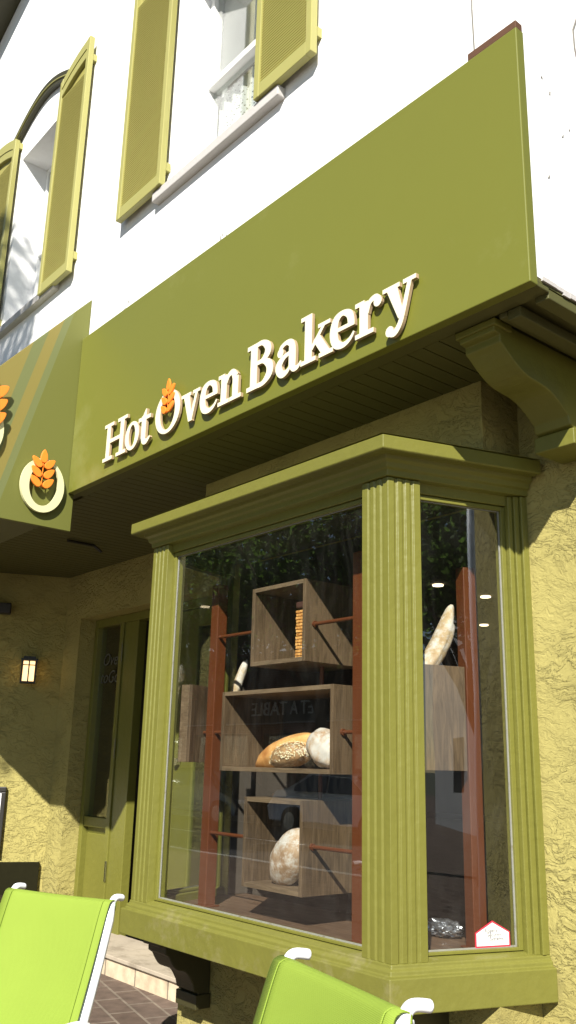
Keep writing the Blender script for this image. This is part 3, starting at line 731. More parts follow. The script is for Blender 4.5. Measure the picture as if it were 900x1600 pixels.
def ringO(cy, cz, rx, ry, m):
    n = 48; out = []; inn = []
    tl = -.10
    for k in range(n):
        an = 2*PI*k/n; u, v = rx*math.cos(an), ry*math.sin(an); out.append((cy+u, cz+v))
        u, v = rx*.66*math.cos(an)+.04*rx, ry*.82*math.sin(an)+ry*.06; out_ = (cy+u*math.cos(tl)-v*math.sin(tl), cz+u*math.sin(tl)+v*math.cos(tl)); inn.append(out_)
    r = MB()
    for k in range(n):
        j = (k+1)%n
        for h in (.012,.034): r.face([fx(*out[k],h),fx(*out[j],h),fx(*inn[j],h),fx(*inn[k],h)])
        r.face([fx(*out[k],.012),fx(*out[j],.012),fx(*out[j],.034),fx(*out[k],.034)]); r.face([fx(*inn[k],.012),fx(*inn[j],.012),fx(*inn[j],.034),fx(*inn[k],.034)])
    return r.build('logo_ring', m, AW)
ringO(2.287, 3.312, .150, .182, M['ivory']); wheat(2.272, 3.405, .27, fx, AW, .040, .056)
ringO(1.820, 3.60, .170, .21, M['ivory']); wheat(1.875, 3.79, .38, fx, AW, .040, .056)

# small metal arm under the soffit
o = MB().tube([(-6.49,3.06,3.29),(-6.50,3.30,3.29),(-6.47,3.36,3.24)], .012, 8).build('hook_bar', M['dark']); tag(o, 'thin bent metal bar fixed under the dark soffit near the entrance', 'metal bar')
# wall lantern ------------------------------------------------------------
def onwall(y): t = (y-la.y)/ld.y; return la + ld*t
lw = onwall(3.55); nw = Vector((ld.y*-1, ld.x)); nw = Vector((-ld.y, ld.x)); 
if nw.x < 0: nw = -nw
LM = Matrix.Translation((lw.x, lw.y, 2.40)) @ Matrix((( -ld.x, nw.x,0,0),(-ld.y,nw.y,0,0),(0,0,1,0),(0,0,0,1)))
LT = thing('wall_lantern', 'small lit black wall lantern on the shaded yellow stucco', 'wall lamp', (lw.x, lw.y, 2.40))
m = MB(); 
m.box(-.05,0.0,-.09,.05,.015,.11,LM); m.box(-.075,.02,.075,.075,.15,.095,LM); m.box(-.055,.035,.096,.055,.135,.115,LM); m.box(-.07,.02,-.13,.07,.15,-.115,LM)
for a_ in (-.07,-.006,.058):
    for b_2 in (.02,.138): m.box(a_,b_2,-.116,a_+.012,b_2+.012,.076,LM)
m.box(-.07,.138,.03,.07,.15,.038,LM); m.box(-.03,.0151,.05,.03,.03,.09,LM)
m.build('lantern_cage', M['dark'], LT)
m = MB(); m.box(-.052,.038,-.112,.052,.130,.07,LM); m.build('lamp_glass', mat('lamp_glow', (.9,.75,.5), .5, 0, emis=((1,.62,.28), 1.05)), LT)
# end of another fitting at the left edge
lw2 = onwall(3.30); SM = Matrix.Translation((lw2.x, lw2.y, 2.94)) @ Matrix(((-ld.x, nw.x,0,0),(-ld.y,nw.y,0,0),(0,0,1,0),(0,0,0,1)))
m = MB(); m.box(-.22,.05,-.04,.06,.16,.06,SM); m.box(-.10,0,-.02,-.02,.05,.03,SM); o = m.build('wall_speaker', M['dark'], bevel=.01); tag(o, 'black box fitting high on the shaded entrance wall at the left edge', 'speaker')
# menu board
lw3 = onwall(3.33); BM = Matrix.Translation((lw3.x, lw3.y, 1.0)) @ Matrix(((-ld.x, nw.x,0,0),(-ld.y,nw.y,0,0),(0,0,1,0),(0,0,0,1)))
MBD = thing('menu_board', 'white menu board in a black frame on the sunlit yellow wall', 'board', (lw3.x, lw3.y, .85))
m = MB(); m.box(-.5,.01,-.25,.155,.05,-.20,BM); m.box(-.5,.01,.30,.155,.05,.345,BM); m.box(.115,.01,-.20,.155,.05,.30,BM); m.box(-.5,.01,-.2,-.46,.05,.3,BM); m.build('board_frame', M['dark'], MBD, bevel=.008)
m = MB(); m.box(-.46,.012,-.2,.115,.03,.3,BM); m.build('board_panel', M['white_trim'], MBD)
# corner boxes added as dark stand-ins for a shadow cast on the wall
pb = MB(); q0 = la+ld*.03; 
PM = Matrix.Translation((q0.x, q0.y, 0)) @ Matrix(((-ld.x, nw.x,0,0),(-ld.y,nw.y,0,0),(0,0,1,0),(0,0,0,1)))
PB = thing('shadow_box', 'added dark boxes standing in for a shadow on the entrance flank wall', 'shadow stand-in', (q0.x, q0.y, G))
pb.box(-1.1,.006,.25,-.01,.05,.705,PM); pb.build('shadow_slab', mat('painted_shadow', (.012,.011,.004), .9, .3, 20, spec=.1), PB, bevel=.004)
pb = MB(); pb.box(-1.1,.052,.25,-.01,.20,.44,PM); pb.build('shadow_block', mat('painted_shadow_low', (.025,.02,.01), .9, .3, 20, spec=.1), PB, bevel=.004)

# security sticker on the side pane ---------------------------------------
ST = thing('window_sticker', 'small white house-shaped security sticker with red border on side pane', 'sticker', (-2.37, 3.1, .92))
nS = Vector((SD.y,-SD.x)); P0 = FR - nS*.0585
def onside(u, z, h=0): p = P0 + SD*u + nS*h; return (p.x, p.y, z)
us, ue = .405, .568
poly = lambda g_: [(us+g_, .921+g_), (ue-g_, .921+g_), (ue-g_, .975-g_*.4), ((us+ue)/2, 1.018-g_*1.2), (us+g_, .975-g_*.4)]
m = MB(); m.prism(poly(0), .0, .0012, lambda a,b,h: onside(a,b,h)); m.build('sticker_border', mat('red_print', (.55,.03,.06), .4), ST)
m = MB(); m.prism(poly(.006), .0013, .0022, lambda a,b,h: onside(a,b,h)); m.build('sticker_face', M['white_trim'], ST)
ink = mat('ink', (.05,.04,.05), .6)
SMx = lambda u, z: Matrix(((SD.x,0,nS.x,onside(u,z,.0032)[0]),(SD.y,0,nS.y,onside(u,z,.0032)[1]),(0,1,0,z),(0,0,0,1)))
for txt, u, z in (("Roger's", .478, .975), ('Security', .492, .960), ('Systems', .504, .945)):
    text('sticker_text', txt, .0200, SMx(u, z), ink, ST, depth=.0002)

# ------------------------------------------------------------------ display inside the bay
def post(x, y, ztop, rz, label):
    P_ = thing('display_post', label, 'post', (x, y, .862), rz, 'rust red display posts')
    m = MB(); m.box(-.034,-.034,0,.034,.034,ztop-.862); m.build('shaft', M['post'], P_, bevel=.004, local=True)
    m = MB(); m.box(-.05,-.05,.0005,.05,.05,.008); m.build('foot_plate', M['post'], P_, bevel=.002, local=True)
    return P_
post(-4.215, 2.975, 2.60, 0, 'rust red square post left of the three stacked display boxes')
post(-3.02, 2.965, 2.60, 0, 'rust red square post right of the three stacked display boxes')
post(-2.665, 3.30, 2.52, math.radians(-18), 'rust red square post seen through the narrow side pane')
def crate(label, x0, x1, y0, d, z0, z1, M4=None, t=.022, rods=()):
    C_ = thing('display_crate', label, 'crate', ((x0+x1)/2 if not M4 else M4.translation.x, y0 if not M4 else M4.translation.y, z0), 0, 'wooden display crates in the window')
    I = M4
    m = MB(); m.box(x0,y0,z0,x0+t,y0+d,z1,I); m.box(x1-t,y0,z0,x1,y0+d,z1,I)
    m.build('side_board', M['crate'], C_, bevel=.0015, split=True)
    m = MB(); m.box(x0+t,y0,z0,x1-t,y0+d,z0+t,I); m.box(x0+t,y0,z1-t,x1-t,y0+d,z1,I)
    m.build('shelf_board', M['crateX'], C_, bevel=.0015, split=True)
    for (ra, rb) in rods:
        r = MB(); r.tube([ra, rb], .0095, 10)
        r.tube([ra, tuple(Vector(ra)+(Vector(rb)-Vector(ra)).normalized()*.012)], .016, 10)
        r.build('rod', M['post'], C_, smooth=False)
    return C_
YB = 2.90
for (za_, zb_, lb) in ((1.9722,2.0958,'short rust red rod joining the upper and middle crates'),(1.4362,1.5598,'short rust red rod joining the middle and lowest crates')):
    o = MB().tube([(-3.50,3.14,za_),(-3.50,3.14,zb_)], .011, 10).build('joining_rod', M['post']); tag(o, lb, 'rod')
crate('upper wooden display crate holding a tall jar, top of the stack', -3.805, -3.363, YB, .42, 2.096, 2.512, rods=(((-3.363,YB+.06,2.285),(-3.055,YB+.06,2.285)),((-3.805,YB+.06,2.292),(-4.18,YB+.06,2.292))))
crate('wide middle wooden display crate holding three loaves', -4.045, -3.150, YB, .42, 1.560, 1.972, rods=(((-3.150,YB+.06,1.752),(-3.055,YB+.06,1.752)),((-4.045,YB+.06,1.762),(-4.30,YB+.06,1.762))))
crate('lowest wooden display crate holding one round loaf', -3.815, -3.355, YB, .42, 1.010, 1.436, rods=(((-3.355,YB+.06,1.228),(-3.055,YB+.06,1.228)),((-3.815,YB+.06,1.236),(-4.18,YB+.06,1.236))))
# side crates parallel to the splayed panes (closed backs face out)
def side_crate(label, c, d, n, w, dep, z0, z1):
    C_ = thing('display_crate', label, 'crate', (c.x, c.y, z0), 0, 'wooden display crates in the window')
    Mx = Matrix(((d.x, n.x, 0, c.x),(d.y, n.y, 0, c.y),(0,0,1,0),(0,0,0,1)))
    m = MB(); m.box(0,0,z0,w,.02,z1,Mx); m.build('face_board', M['crate'], C_, bevel=.0015)
    m = MB(); m.box(0,.021,z0,.02,dep,z1,Mx); m.box(w-.02,.021,z0,w,dep,z1,Mx); m.box(.021,.021,z0,w-.021,dep,z0+.02,Mx)
    m.build('side_board', M['crateX'], C_, bevel=.0015, split=True)
    return C_
sc0 = Vector((-2.625,3.225)); side_crate('tall wooden crate with baguettes seen through the side pane', sc0, -SD, Vector((-SD.y, SD.x)), .36, .26, 1.59, 2.045)
# left one: face parallel to the left pane
sl0 = Vector((-4.315, 3.03)); side_crate('wooden crate behind the left rust red post', sl0, -SL, -Vector((SL.y,-SL.x)), .20, .08, 1.60, 2.02)

# bread -------------------------------------------------------------------
def crust(name, dark, light, flour=.0, seeds=False, scale=8):
    m = bpy.data.materials.new(name); m.use_nodes = True; nt = m.node_tree; N = nt.nodes; L = nt.links; b = N['Principled BSDF']; b.inputs['Roughness'].default_value = .7
    tc = N.new('ShaderNodeTexCoord'); n = N.new('ShaderNodeTexNoise'); n.inputs['Scale'].default_value = scale; n.inputs['Detail'].default_value = 8; n.inputs['Roughness'].default_value = .65
    L.new(tc.outputs['Object'], n.inputs['Vector'])
    r = N.new('ShaderNodeValToRGB'); r.color_ramp.elements[0].position = .35; r.color_ramp.elements[0].color = (*dark,1); r.color_ramp.elements[1].position = .62; r.color_ramp.elements[1].color = (*light,1)
    L.new(n.outputs['Fac'], r.inputs[0]); out = r.outputs[0]
    if flour:
        n2 = N.new('ShaderNodeTexNoise'); n2.inputs['Scale'].default_value = 14; n2.inputs['Detail'].default_value = 9; n2.inputs['Roughness'].default_value = .75; L.new(tc.outputs['Object'], n2.inputs['Vector'])
        r2 = N.new('ShaderNodeMapRange'); r2.inputs[1].default_value = .62-flour*.3; r2.inputs[2].default_value = .70-flour*.2; L.new(n2.outputs['Fac'], r2.inputs[0])
        mx = N.new('ShaderNodeMix'); mx.data_type = 'RGBA'; mx.inputs[7].default_value = (.60,.56,.49,1); L.new(r2.outputs[0], mx.inputs[0]); L.new(out, mx.inputs[6]); out = mx.outputs[2]
    L.new(out, b.inputs['Base Color'])
    bp = N.new('ShaderNodeBump'); bp.inputs['Strength'].default_value = .5; bp.inputs['Distance'].default_value = .006; L.new(n.outputs['Fac'], bp.inputs['Height']); L.new(bp.outputs[0], b.inputs['Normal'])
    return m
def loaf(name, label, size, loc, rot, m, bend=0, ridges=0, lump=.04, flat=.25, seed=0, n_u=40, n_v=24, power=1.0):
    bm = bmesh.new(); bmesh.ops.create_uvsphere(bm, u_segments=n_u, v_segments=n_v, radius=1)
    for v in bm.verts:
        p = v.co.copy(); x, y, z = p
        k = 1 + lump*noise.noise(Vector((x*2+seed, y*2, z*2)))*2
        if ridges:
            k *= 1 - .055*max(0, math.cos(x*ridges*PI + y*1.2))**6*(1 if z > 0 else .2)
        x = math.copysign(abs(x)**power, x)
        z2 = z if z > 0 else z*(1-flat)
        v.co = Vector((x*size[0]*k, y*size[1]*k + bend*(x*x), z2*size[2]*k))
    me = bpy.data.meshes.new(name); bm.to_mesh(me); bm.free()
    o = link(name, me, m, None, 0, True); o.location = loc; o.rotation_euler = rot
    tag(o, label, 'bread', 'loaves in the window display'); return o
c_gold = crust('golden_crust', (.42,.16,.035), (.72,.40,.13), .0, scale=7)
c_flour = crust('floury_crust', (.33,.18,.08), (.56,.43,.29), .75, scale=9)
c_pale = crust('pale_crust', (.36,.23,.10), (.60,.50,.32), .55, scale=6)
c_seed = crust('seeded_crust', (.20,.10,.035), (.40,.24,.10), .2, scale=20)
c_tan = crust('tan_round_crust', (.27,.16,.08), (.48,.34,.21), .55, scale=10)
loaf('bread_loaf', 'long golden brown loaf at the left in the middle crate', (.225,.068,.070), (-3.640,3.03,1.662), (0,math.radians(-17),math.radians(8)), c_gold, ridges=0, lump=.05, seed=3, flat=.15)
sd = loaf('seeded_loaf', 'dark loaf covered in pale seeds at the front of the middle crate', (.125,.072,.070), (-3.515,2.955,1.635), (0,math.radians(-10),math.radians(10)), c_seed, seed=9, lump=.05, flat=.25)
sm = MB(); random.seed(21)
for k in range(420):
    th = random.uniform(0,2*PI); ph = math.acos(random.uniform(-.3,1)); d = Vector((math.sin(ph)*math.cos(th), math.sin(ph)*math.sin(th), math.cos(ph)))
    if d.x < -.35 and random.random() < .75: continue
    p = Vector((d.x*.131, d.y*.077, d.z*.075*(1 if d.z>0 else .75))); u = d.orthogonal().normalized(); w_ = d.cross(u); a_ = random.uniform(0,PI)
    e1 = (u*math.cos(a_)+w_*math.sin(a_))*.0058; e2 = (w_*math.cos(a_)-u*math.sin(a_))*.0034
    i = len(sm.v); sm.v += [tuple(p+q+d*o_) for q, o_ in ((e1,0),(e2,0),(-e1,0),(-e2,0),(Vector((0,0,0)),.0022))]
    sm.f += [[i,i+1,i+4],[i+1,i+2,i+4],[i+2,i+3,i+4],[i+3,i,i+4]]
so = sm.build('seeds', mat('seed', (.75,.66,.42), .6, .15, 90), sd, local=True)
so['kind'] = 'stuff'
loaf('bread_loaf', 'round flour-dusted loaf at the right in the middle crate', (.135,.075,.092), (-3.300,2.985,1.672), (0,math.radians(24),math.radians(-12)), c_flour, ridges=2, seed=5, lump=.06, flat=.15)
loaf('bread_loaf', 'round tan sourdough leaning in the lowest crate', (.180,.085,.112), (-3.570,3.01,1.160), (math.radians(-10),math.radians(-38),math.radians(-10)), c_tan, ridges=2, lump=.03, seed=11, flat=.0)
def axis_rot(v, roll=0): return (Vector(v).to_track_quat('X','Z').to_matrix() @ Matrix.Rotation(roll,3,'X')).to_euler()
loaf('baguette', 'long curved pale baguette leaning out of the tall side crate', (.235,.046,.050), (-2.728,3.150,2.115), axis_rot((.10,.30,.50), math.radians(100)), c_pale, lump=.05, seed=2, bend=.05, flat=0, ridges=3)
loaf('baguette', 'short grey-brown baguette end beside the long one in the side crate', (.16,.032,.034), (-2.80,3.06,1.97), axis_rot((.06,.14,.9)), c_tan, lump=.05, seed=4, flat=0)
loaf('baguette', 'baguette end poking up from the crate behind the left post', (.14,.026,.028), (-4.33,3.22,2.07), (0,math.radians(-72),math.radians(60)), c_pale, lump=.05, seed=6, flat=0)
# jar of stacked crackers in the upper crate
J = thing('cracker_jar', 'tall narrow clear pack of stacked orange crackers in the upper crate', 'jar', (-3.45, 3.0, 2.12))
m = MB(); random.seed(4)
for k in range(15):
    z = 2.1195+k*.0168; a_ = random.uniform(-.08,.08)
    m.box(-.046,-.046,0,.046,.046,.0125, Matrix.Translation((-3.452+random.uniform(-.003,.003),3.0,z)) @ Matrix.Rotation(a_,4,'Z'))
m.build('cracker_stack', crust('cracker', (.45,.16,.02), (.95,.55,.18), 0, scale=60), J)
m = MB(); m.box(-3.50,2.952,2.119,-3.404,3.048,2.380); m.build('clear_wrap', glass('wrap', (.97,.95,.9), 1.4, 1.2), J)
m = MB(); m.box(-3.50,2.952,2.3805,-3.404,3.048,2.412); m.build('lid', mat('brown_lid', (.07,.03,.02), .5), J, bevel=.006)
# crumpled foil bag on the display floor
bm = bmesh.new(); bmesh.ops.create_icosphere(bm, subdivisions=4, radius=1)
for v in bm.verts:
    k = 1+.35*noise.noise(v.co*3.1)+.22*noise.noise(v.co*8); v.co = Vector((v.co.x*.09*k, v.co.y*.07*k, v.co.z*.035*k))
me = bpy.data.meshes.new('foil'); bm.to_mesh(me); bm.free()
o = link('foil_bag', me, mat('foil', (.42,.43,.45), .3, .1, 30, metal=.9)); o.location = (-3.02,3.62,.90); tag(o, 'crumpled silver foil bag on the display floor', 'bag')
o.location = (-2.93,3.40,.90)

# ------------------------------------------------------------------ chairs
def chair(loc, rz, sc, label):
    C_ = thing('sling_chair', label, 'chair', loc, rz, 'lime sling chairs in front of the window'); C_.scale = (sc,sc,sc)
    w = .28; tr = .016
    top = Vector((0,.30,.98)); low = Vector((0,.10,.42)); fr_ = Vector((0,-.34,.44))
    for sx in (-1,1):
        r = MB()
        X = sx*(w-.018)
        pts = smooth_pts([Vector((X,-.35,.43)),Vector((X,-.10,.405)),Vector((X,.08,.41)),Vector((X,.135,.50)),Vector((X,.215,.72)),Vector((X,.280,.935)),Vector((X,.293,.968)),Vector((X,.312,.984)),Vector((X,.352,.980))], 6)
        r.tube([tuple(p) for p in pts], [.026 if p.z < .93 or p.y < .2 else .0155 + .008*max(0,(.968-p.z)/.04) if p.y < .293 else .0145 for p in pts], 12, flat=.9)
        r.build('side_rail', M['chair'], C_, smooth=True, local=True)
        a_ = MB(); X2 = sx*(w+.012)
        pts = smooth_pts([Vector((X2,.17,.565)),Vector((X2,.08,.585)),Vector((X2,-.20,.58)),Vector((X2,-.27,.565)),Vector((X2,-.30,.51)),Vector((X2,-.34,.02))], 6)
        a_.tube([tuple(p) for p in pts], .017, 10); a_.build('arm', M['chair'], C_, smooth=True, local=True)
        l = MB(); l.tube([(X2,.12,.575),(X2,.19,.36),(X2,.33,.01)], .016, 10); l.build('leg', M['chair'], C_, smooth=True, local=True)
    c = MB(); c.tube([(-w+.018,.305,.952),(w-.018,.305,.952)], .011, 10); c.tube([(-w+.018,-.33,.42),(w-.018,-.33,.42)], .013, 10); c.tube([(-w-.012,.28,.14),(w+.012,.28,.14)], .011, 8)
    c.build('cross_bar', M['chair'], C_, smooth=True, local=True, split=True)
    s = MB(); nx = 10
    prof = smooth_pts([Vector((0,-.345,.452)),Vector((0,-.10,.424)),Vector((0,.065,.432)),Vector((0,.112,.50)),Vector((0,.195,.72)),Vector((0,.268,.935)),Vector((0,.291,.972)),Vector((0,.318,.968)),Vector((0,.316,.935))], 6)
    V = []
    for i in range(nx+1):
        u = -1+2*i/nx; 
        for p in prof: s.v.append((u*(w-.004), p.y - .020 + .016*(1-u*u), p.z + .004 - (.006*(1-u*u) if p.z > .9 else .012*(1-u*u))))
    k = len(prof)
    for i in range(nx):
        for j in range(k-1): a_ = i*k+j; s.f.append([a_,a_+1,a_+k+1,a_+k])
    o = s.build('sling', M['fabric'], C_, smooth=True, local=True)
    md = o.modifiers.new('Solid','SOLIDIFY'); md.thickness = .004; md.offset = 0
    hs = MB()
    for sx in (-1,1): hs.tube([tuple(Vector((sx*(w-.040), p.y-.0225, p.z+.003))) for p in prof[:-8]], .0022, 6)
    hs.build('seam', M['fabric'], C_, local=True, split=True)
    return C_
def place_chair(L3, R3, sc, label):
    Lv, Rv = Vector(L3), Vector(R3); mid = (Lv+Rv)/2; rz = math.atan2(Rv.y-Lv.y, Rv.x-Lv.x)
    off = Matrix.Rotation(rz,3,'Z') @ Vector((0,.33,0))*sc
    return chair((mid.x-off.x, mid.y-off.y, G), rz, sc, label)
place_chair((-3.80,1.72,1.1), (-3.30,1.915,1.1), 1.0, 'lime green sling chair with white frame left of the bay window')
place_chair((-1.93,1.665,1.14), (-1.38,1.53,1.14), 1.045, 'lime green sling chair with white frame below the bay window corner')

# ------------------------------------------------------------------ trees
leafm = mat('leaves', (.060,.10,.022), .55, .35, 3, spec=.3)
_nt = leafm.node_tree; _tl = _nt.nodes.new('ShaderNodeBsdfTranslucent'); _tl.inputs[0].default_value = (.16,.30,.05,1); _mx = _nt.nodes.new('ShaderNodeMixShader'); _mx.inputs[0].default_value = .45
_nt.links.new(_nt.nodes['Principled BSDF'].outputs[0], _mx.inputs[1]); _nt.links.new(_tl.outputs[0], _mx.inputs[2]); _nt.links.new(_mx.outputs[0], _nt.nodes['Material Output'].inputs[0])
barkm = mat('bark', (.10,.075,.055), .9, .3, 12, bump=.6, bscale=30)
def tree(loc, h, r, n, leaf, label, seed, trunk_h=None, group=None, limbs=7):
    rnd = random.Random(seed)
    T_ = thing('street_tree', label, 'tree', loc, 0, group)
    th = trunk_h or h*.45
    t = MB(); t.tube([(0,0,-.05),(.03,.02,th*.5),(.0,.05,th),(.1,0,h*.85)], [h*.022,h*.018,h*.014,h*.003], 10)
    cl = []
    for k in range(limbs):
        a_ = 2*PI*k/limbs+rnd.uniform(-.4,.4); z0 = th*rnd.uniform(.8,1.15); R = r*rnd.uniform(.55,.95); z1 = z0+(h-z0)*rnd.uniform(.25,.85)
        e = Vector((R*math.cos(a_), R*math.sin(a_), z1)); mid = Vector((e.x*.45, e.y*.45, z0+(z1-z0)*.6))
        t.tube([(0,0,z0),tuple(mid),tuple(e)], [h*.009,h*.006,h*.002], 7); cl.append((e, r*rnd.uniform(.25,.45)))
        cl.append((mid+Vector((0,0,.1*h)), r*rnd.uniform(.2,.4)))
        for q in range(2):
            e2 = e+Vector((rnd.uniform(-1,1),rnd.uniform(-1,1),rnd.uniform(-.6,.7)))*r*.45; t.tube([tuple(mid),tuple(e2)], [h*.004,h*.0012], 5); cl.append((e2, r*rnd.uniform(.18,.35)))
    cl.append((Vector((0,0,h*.9)), r*.4))
    t.build('trunk', barkm, T_, local=True, smooth=True)
    c = MB(); wts = [q[1]**2 for q in cl]
    for k in range(n):
        ce, rad = rnd.choices(cl, wts)[0]
        d = Vector((rnd.gauss(0,1),rnd.gauss(0,1),rnd.gauss(0,.75))); d = d.normalized()*rad*rnd.random()**.45
        p = ce+d; u = Vector((rnd.gauss(0,1),rnd.gauss(0,1),rnd.gauss(0,.6))).normalized(); v = u.orthogonal().normalized(); s_ = leaf*rnd.uniform(.6,1.3)
        v = (v*math.cos(k)+u.cross(v)*math.sin(k))
        i = len(c.v); c.v += [tuple(p-u*s_), tuple(p+v*s_*.42), tuple(p+u*s_), tuple(p-v*s_*.42)]; c.f.append([i,i+1,i+2,i+3])
    c.build('crown', leafm, T_, local=True)
    return T_
gt = 'trees across the street reflected in the window'
spots = [(-16.5,-12.5,10.5,3.6),(-20.5,-13.0,11.5,3.9),(-25.0,-12.4,10.8,3.8),(-30,-12.8,12,4.2),(-12.0,-12.8,11,3.6),(-36,-13,11.5,4.2)]
lab = ['broad leafy street tree outside the storefront sign','tall dense tree at the middle of the far pavement','leafy tree by the left end of the storefront','large tree far along the opposite pavement','leafy tree at the near end of the far pavement','farthest leafy tree of the opposite row']
for k, (x, y, h, r) in enumerate(spots): tree((x,y,.09), h, r, 6500, .17, lab[k], 30+k, trunk_h=h*.27, group=gt, limbs=10)
gs = 'trees along the side street'
for k, (x, y, h, r, lb) in enumerate(((6.2,5.6,8.5,2.6,'bushy tree nearest the bakery on the side street'),(10.2,8.6,10,3.2,'taller tree at the house on the side street'),(8.6,4.0,9,2.8,'leafy tree at the outer kerb of the side street'))):
    tree((x,y,0.1), h, r, 14000, .085, lb, 50+k, trunk_h=h*.25, group=gs, limbs=9)
tree((-3.38,-3.0,G), 10.6, 1.25, 2600, .09, 'slim young street tree behind the viewer on the near pavement', 77, trunk_h=8.6, limbs=5)

# ------------------------------------------------------------------ across the street: low shop row with a sign
FB = thing('storefront_building', 'low brick storefront across the street with a dark sign band', 'building', (-24,-18,.09))
bm_ = bricks('red_brick', (.20,.075,.05), (.26,.11,.075), (.30,.27,.24), .22, .075, 0, .012, xz=True)
holes = [(-33+4.2*k, -29.6+4.2*k, .55, 2.6) for k in range(6)]
wall_xz(MB(), -36, -8, .09, 5.2, -18, -14.0, holes).build('wall', bm_, FB)
for h_ in holes:
    m = MB(); m.box(h_[0],-14.2,h_[2],h_[0]+.07,-14.05,h_[3]); m.box(h_[1]-.07,-14.2,h_[2],h_[1],-14.05,h_[3]); m.box(h_[0]+.07,-14.2,h_[3]-.07,h_[1]-.07,-14.05,h_[3]); m.box(h_[0]+.07,-14.2,h_[2],h_[1]-.07,-14.05,h_[2]+.07); m.box((h_[0]+h_[1])/2-.03,-14.19,h_[2]+.07,(h_[0]+h_[1])/2+.03,-14.06,h_[3]-.07)
    f = m.build('window', M['dark'], FB); m = MB(); m.box(h_[0]+.07,-14.15,h_[2]+.07,h_[1]-.07,-14.14,h_[3]-.07); m.build('pane', M['glass2'], f)
m = MB(); m.box(-36.1,-18.1,5.2,-7.9,-13.9,5.32); m.build('parapet', M['kerb'], FB)
m = MB(); m.box(-29,-13.998,2.95,-17,-13.9,3.85); sgb = m.build('sign_band', mat('sign_black', (.03,.03,.035), .5), FB)
me = fontmesh('SET A TABLE', .62, .02); me.transform(Matrix.Translation((-23.3,-13.87,3.18)) @ Matrix.Rotation(PI,4,'Z') @ RX); link('sign_text', me, M['white_trim'], sgb)
m = MB(); m.box(-29,-13.89,2.90,-17,-13.75,2.945); m.build('sign_ledge', M['kerb'], FB)
# pale block at the far left of the reflection
PBk = thing('pale_building', 'pale blue-grey rendered block beyond the storefront', 'building', (-46,-20,.09))
wall_xz(MB(), -54, -37, .09, 9.5, -26, -15.5, [(-52+3.2*k,-50.6+3.2*k,z,z+1.7) for k in range(5) for z in (1.2,5.2)]).build('wall', mat('pale_render', (.30,.36,.42), .8, .08, 1), PBk)
m = MB(); m.box(-54.2,-26.2,9.5,-36.8,-15.3,9.75); m.build('parapet', M['kerb'], PBk)
# house beyond the side street seen only in the side pane reflection
HB = thing('side_street_house', 'grey house across the side street', 'house', (14,9,0))
m = MB(); wall_xz(m, 9, 20, 0, 6, 8, 16, [(10.5,11.7,1,2.4),(13.5,14.7,1,2.4),(16.5,17.7,1,2.4)]); m.build('wall', mat('grey_siding', (.20,.21,.22), .8, .1, 2), HB)
m = MB(); m.prism([(7.7,6.0),(16.3,6.0),(12,8.6)], 8.7, 20.3, lambda a,b,h:(h,a,b)); m.build('roof', mat('shingle', (.06,.055,.05), .9, .2, 10), HB)

# parked cars -------------------------------------------------------------
def car(loc, rz, col, label):
    C_ = thing('parked_car', label, 'car', loc, rz, 'cars parked across the street')
    prof = [(-2.15,.32),(2.1,.32),(2.18,.50),(2.12,.72),(1.25,.90),(.55,1.36),(-.85,1.42),(-1.70,1.05),(-2.12,.98),(-2.22,.62)]
    m = MB()
    def ring(y, ins, ztop):
        return [(x_*(1-ins*.03 if z_ < 1 else 1-ins*.06), y*(1 if z_ < .95 else .80), z_) for x_, z_ in prof]
    n = len(prof); rows = [ring(y, i_, 1) for y, i_ in ((-.80,1),(-.88,0),(-.88,0),(.88,0),(.88,0),(.80,1))]
    rows = [rows[0], rows[1], rows[3], rows[5]]
    i0 = len(m.v)
    for r in rows: m.v += r
    for a_ in range(3):
        for k in range(n): j = (k+1)%n; m.f.append([i0+a_*n+k, i0+a_*n+j, i0+(a_+1)*n+j, i0+(a_+1)*n+k])
    m.f.append([i0+k for k in range(n)][::-1]); m.f.append([i0+3*n+k for k in range(n)])
    cp = mat('car_paint', col, .25, .02, 2, coat=.6)
    body = m.build('body', cp, C_, bevel=.05, local=True, seg=3, smooth=True)
    gm = mat('car_glass', (.02,.025,.03), .05, 0)
    for sy in (-1,1):
        w = MB(); w.prism([(1.08,.98),(.50,1.32),(-.12,1.34),(-.12,.98)], 0, .01, lambda a,b,h:(a, sy*(.765-.25*(b-.98)+h), b)); w.prism([(-.20,.98),(-.20,1.34),(-.82,1.36),(-1.40,1.10),(-1.40,.98)], 0, .01, lambda a,b,h:(a, sy*(.765-.25*(b-.98)+h), b)); w.build('side_window', gm, C_, local=True, split=True)
    for (xa, za, xb, zb) in ((1.27,.93,.60,1.36),(-1.70,1.08,-.92,1.43)):
        w = MB(); k = .012; w.face([(xa+k*(1 if xa>0 else -1),-.60,za+k),(xb+k*(1 if xa>0 else -1),-.56,zb+k),(xb+k*(1 if xa>0 else -1),.56,zb+k),(xa+k*(1 if xa>0 else -1),.60,za+k)]); w.build('windscreen', gm, C_, local=True)
    for x_ in (-1.35,1.35):
        for sy in (-1,1):
            w = MB(); w.tube([(x_,sy*.72,.32),(x_,sy*.91,.32)], .32, 24); wh = w.build('wheel', M['dark'], C_, local=True)
            w = MB(); w.tube([(x_,sy*.905,.32),(x_,sy*.925,.32)], .20, 18); o_2 = w.build('rim', steel, wh, local=True)
    for sy in (-1,1):
        w = MB(); w.box(2.02,sy*.62-.14,.60,2.17,sy*.62+.14,.70); w.build('headlight', M['white_trim'], C_, local=True, bevel=.02)
        w = MB(); w.box(-2.21,sy*.62-.12,.72,-2.14,sy*.62+.12,.90); w.build('tail_light', M['orange'], C_, local=True, bevel=.02)
    return C_
car((-15.8,-9.9,-.01), 0, (.62,.64,.66), 'silver hatchback parked by the far kerb')
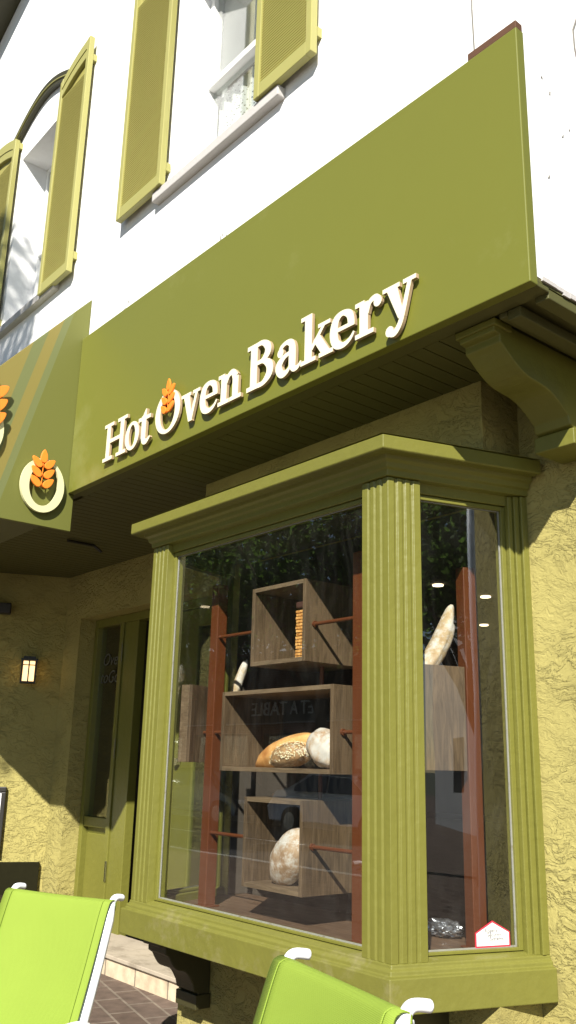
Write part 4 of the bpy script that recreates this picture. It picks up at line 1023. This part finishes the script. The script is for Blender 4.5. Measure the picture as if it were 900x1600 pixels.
car((-21.6,-9.95,-.01), 0, (.02,.025,.035), 'black hatchback parked by the far kerb')

# ------------------------------------------------------------------ camera
R3 = [[0.641,0.195,0.742],[0.767,-0.192,-0.612],[0.024,0.962,-0.273]]
import itertools
F_ = (-750.,1165.); V_ = (570.,-4100.); Pp_ = (450.,800.)
fpx = math.sqrt(-((F_[0]-Pp_[0])*(V_[0]-Pp_[0])+(F_[1]-Pp_[1])*(V_[1]-Pp_[1])))
up = Vector((V_[0]-Pp_[0], -(V_[1]-Pp_[1]), -fpx)).normalized(); lf = Vector((F_[0]-Pp_[0], -(F_[1]-Pp_[1]), -fpx)); lf = (lf-up*lf.dot(up)).normalized()
Xw = -lf; Zw = up; Yw_ = Zw.cross(Xw)
Rm = Matrix((Xw, Yw_, Zw))          # camera coords -> world coords
cam = bpy.data.cameras.new('camera'); co = bpy.data.objects.new('camera', cam); COL.objects.link(co)
co.matrix_world = Matrix.Translation((0,0,1.6)) @ Rm.to_4x4()
cam.sensor_fit = 'VERTICAL'; cam.sensor_height = 36; cam.lens = 36*fpx/1600; cam.clip_start = .05; cam.clip_end = 2000
SC.camera = co

# ------------------------------------------------------------------ light
sun_dir = Vector((.85,-1,.985)).normalized()
sl_ = bpy.data.lights.new('sun', 'SUN'); sl_.energy = 5.0; sl_.angle = math.radians(.5); sl_.color = (1,.955,.87)
so_ = bpy.data.objects.new('sun', sl_); COL.objects.link(so_); so_.rotation_euler = sun_dir.to_track_quat('Z','Y').to_euler()
W = bpy.data.worlds.new('World'); SC.world = W; W.use_nodes = True; nt = W.node_tree
sk = nt.nodes.new('ShaderNodeTexSky'); sk.sky_type = 'NISHITA'; sk.sun_disc = False
sk.sun_elevation = math.asin(sun_dir.z); sk.sun_rotation = math.atan2(sun_dir.x, sun_dir.y)
sk.air_density = 1.0; sk.dust_density = .0
bg = nt.nodes['Background']; bg.inputs['Strength'].default_value = .055; nt.links.new(sk.outputs[0], bg.inputs[0])
SC.view_settings.view_transform = 'Standard'; SC.view_settings.look = 'None'; SC.view_settings.exposure = 1.0; SC.view_settings.gamma = 1
SC.cycles.max_bounces = 8; SC.cycles.transparent_max_bounces = 16
try: SC.cycles.use_denoising = True
except Exception: pass
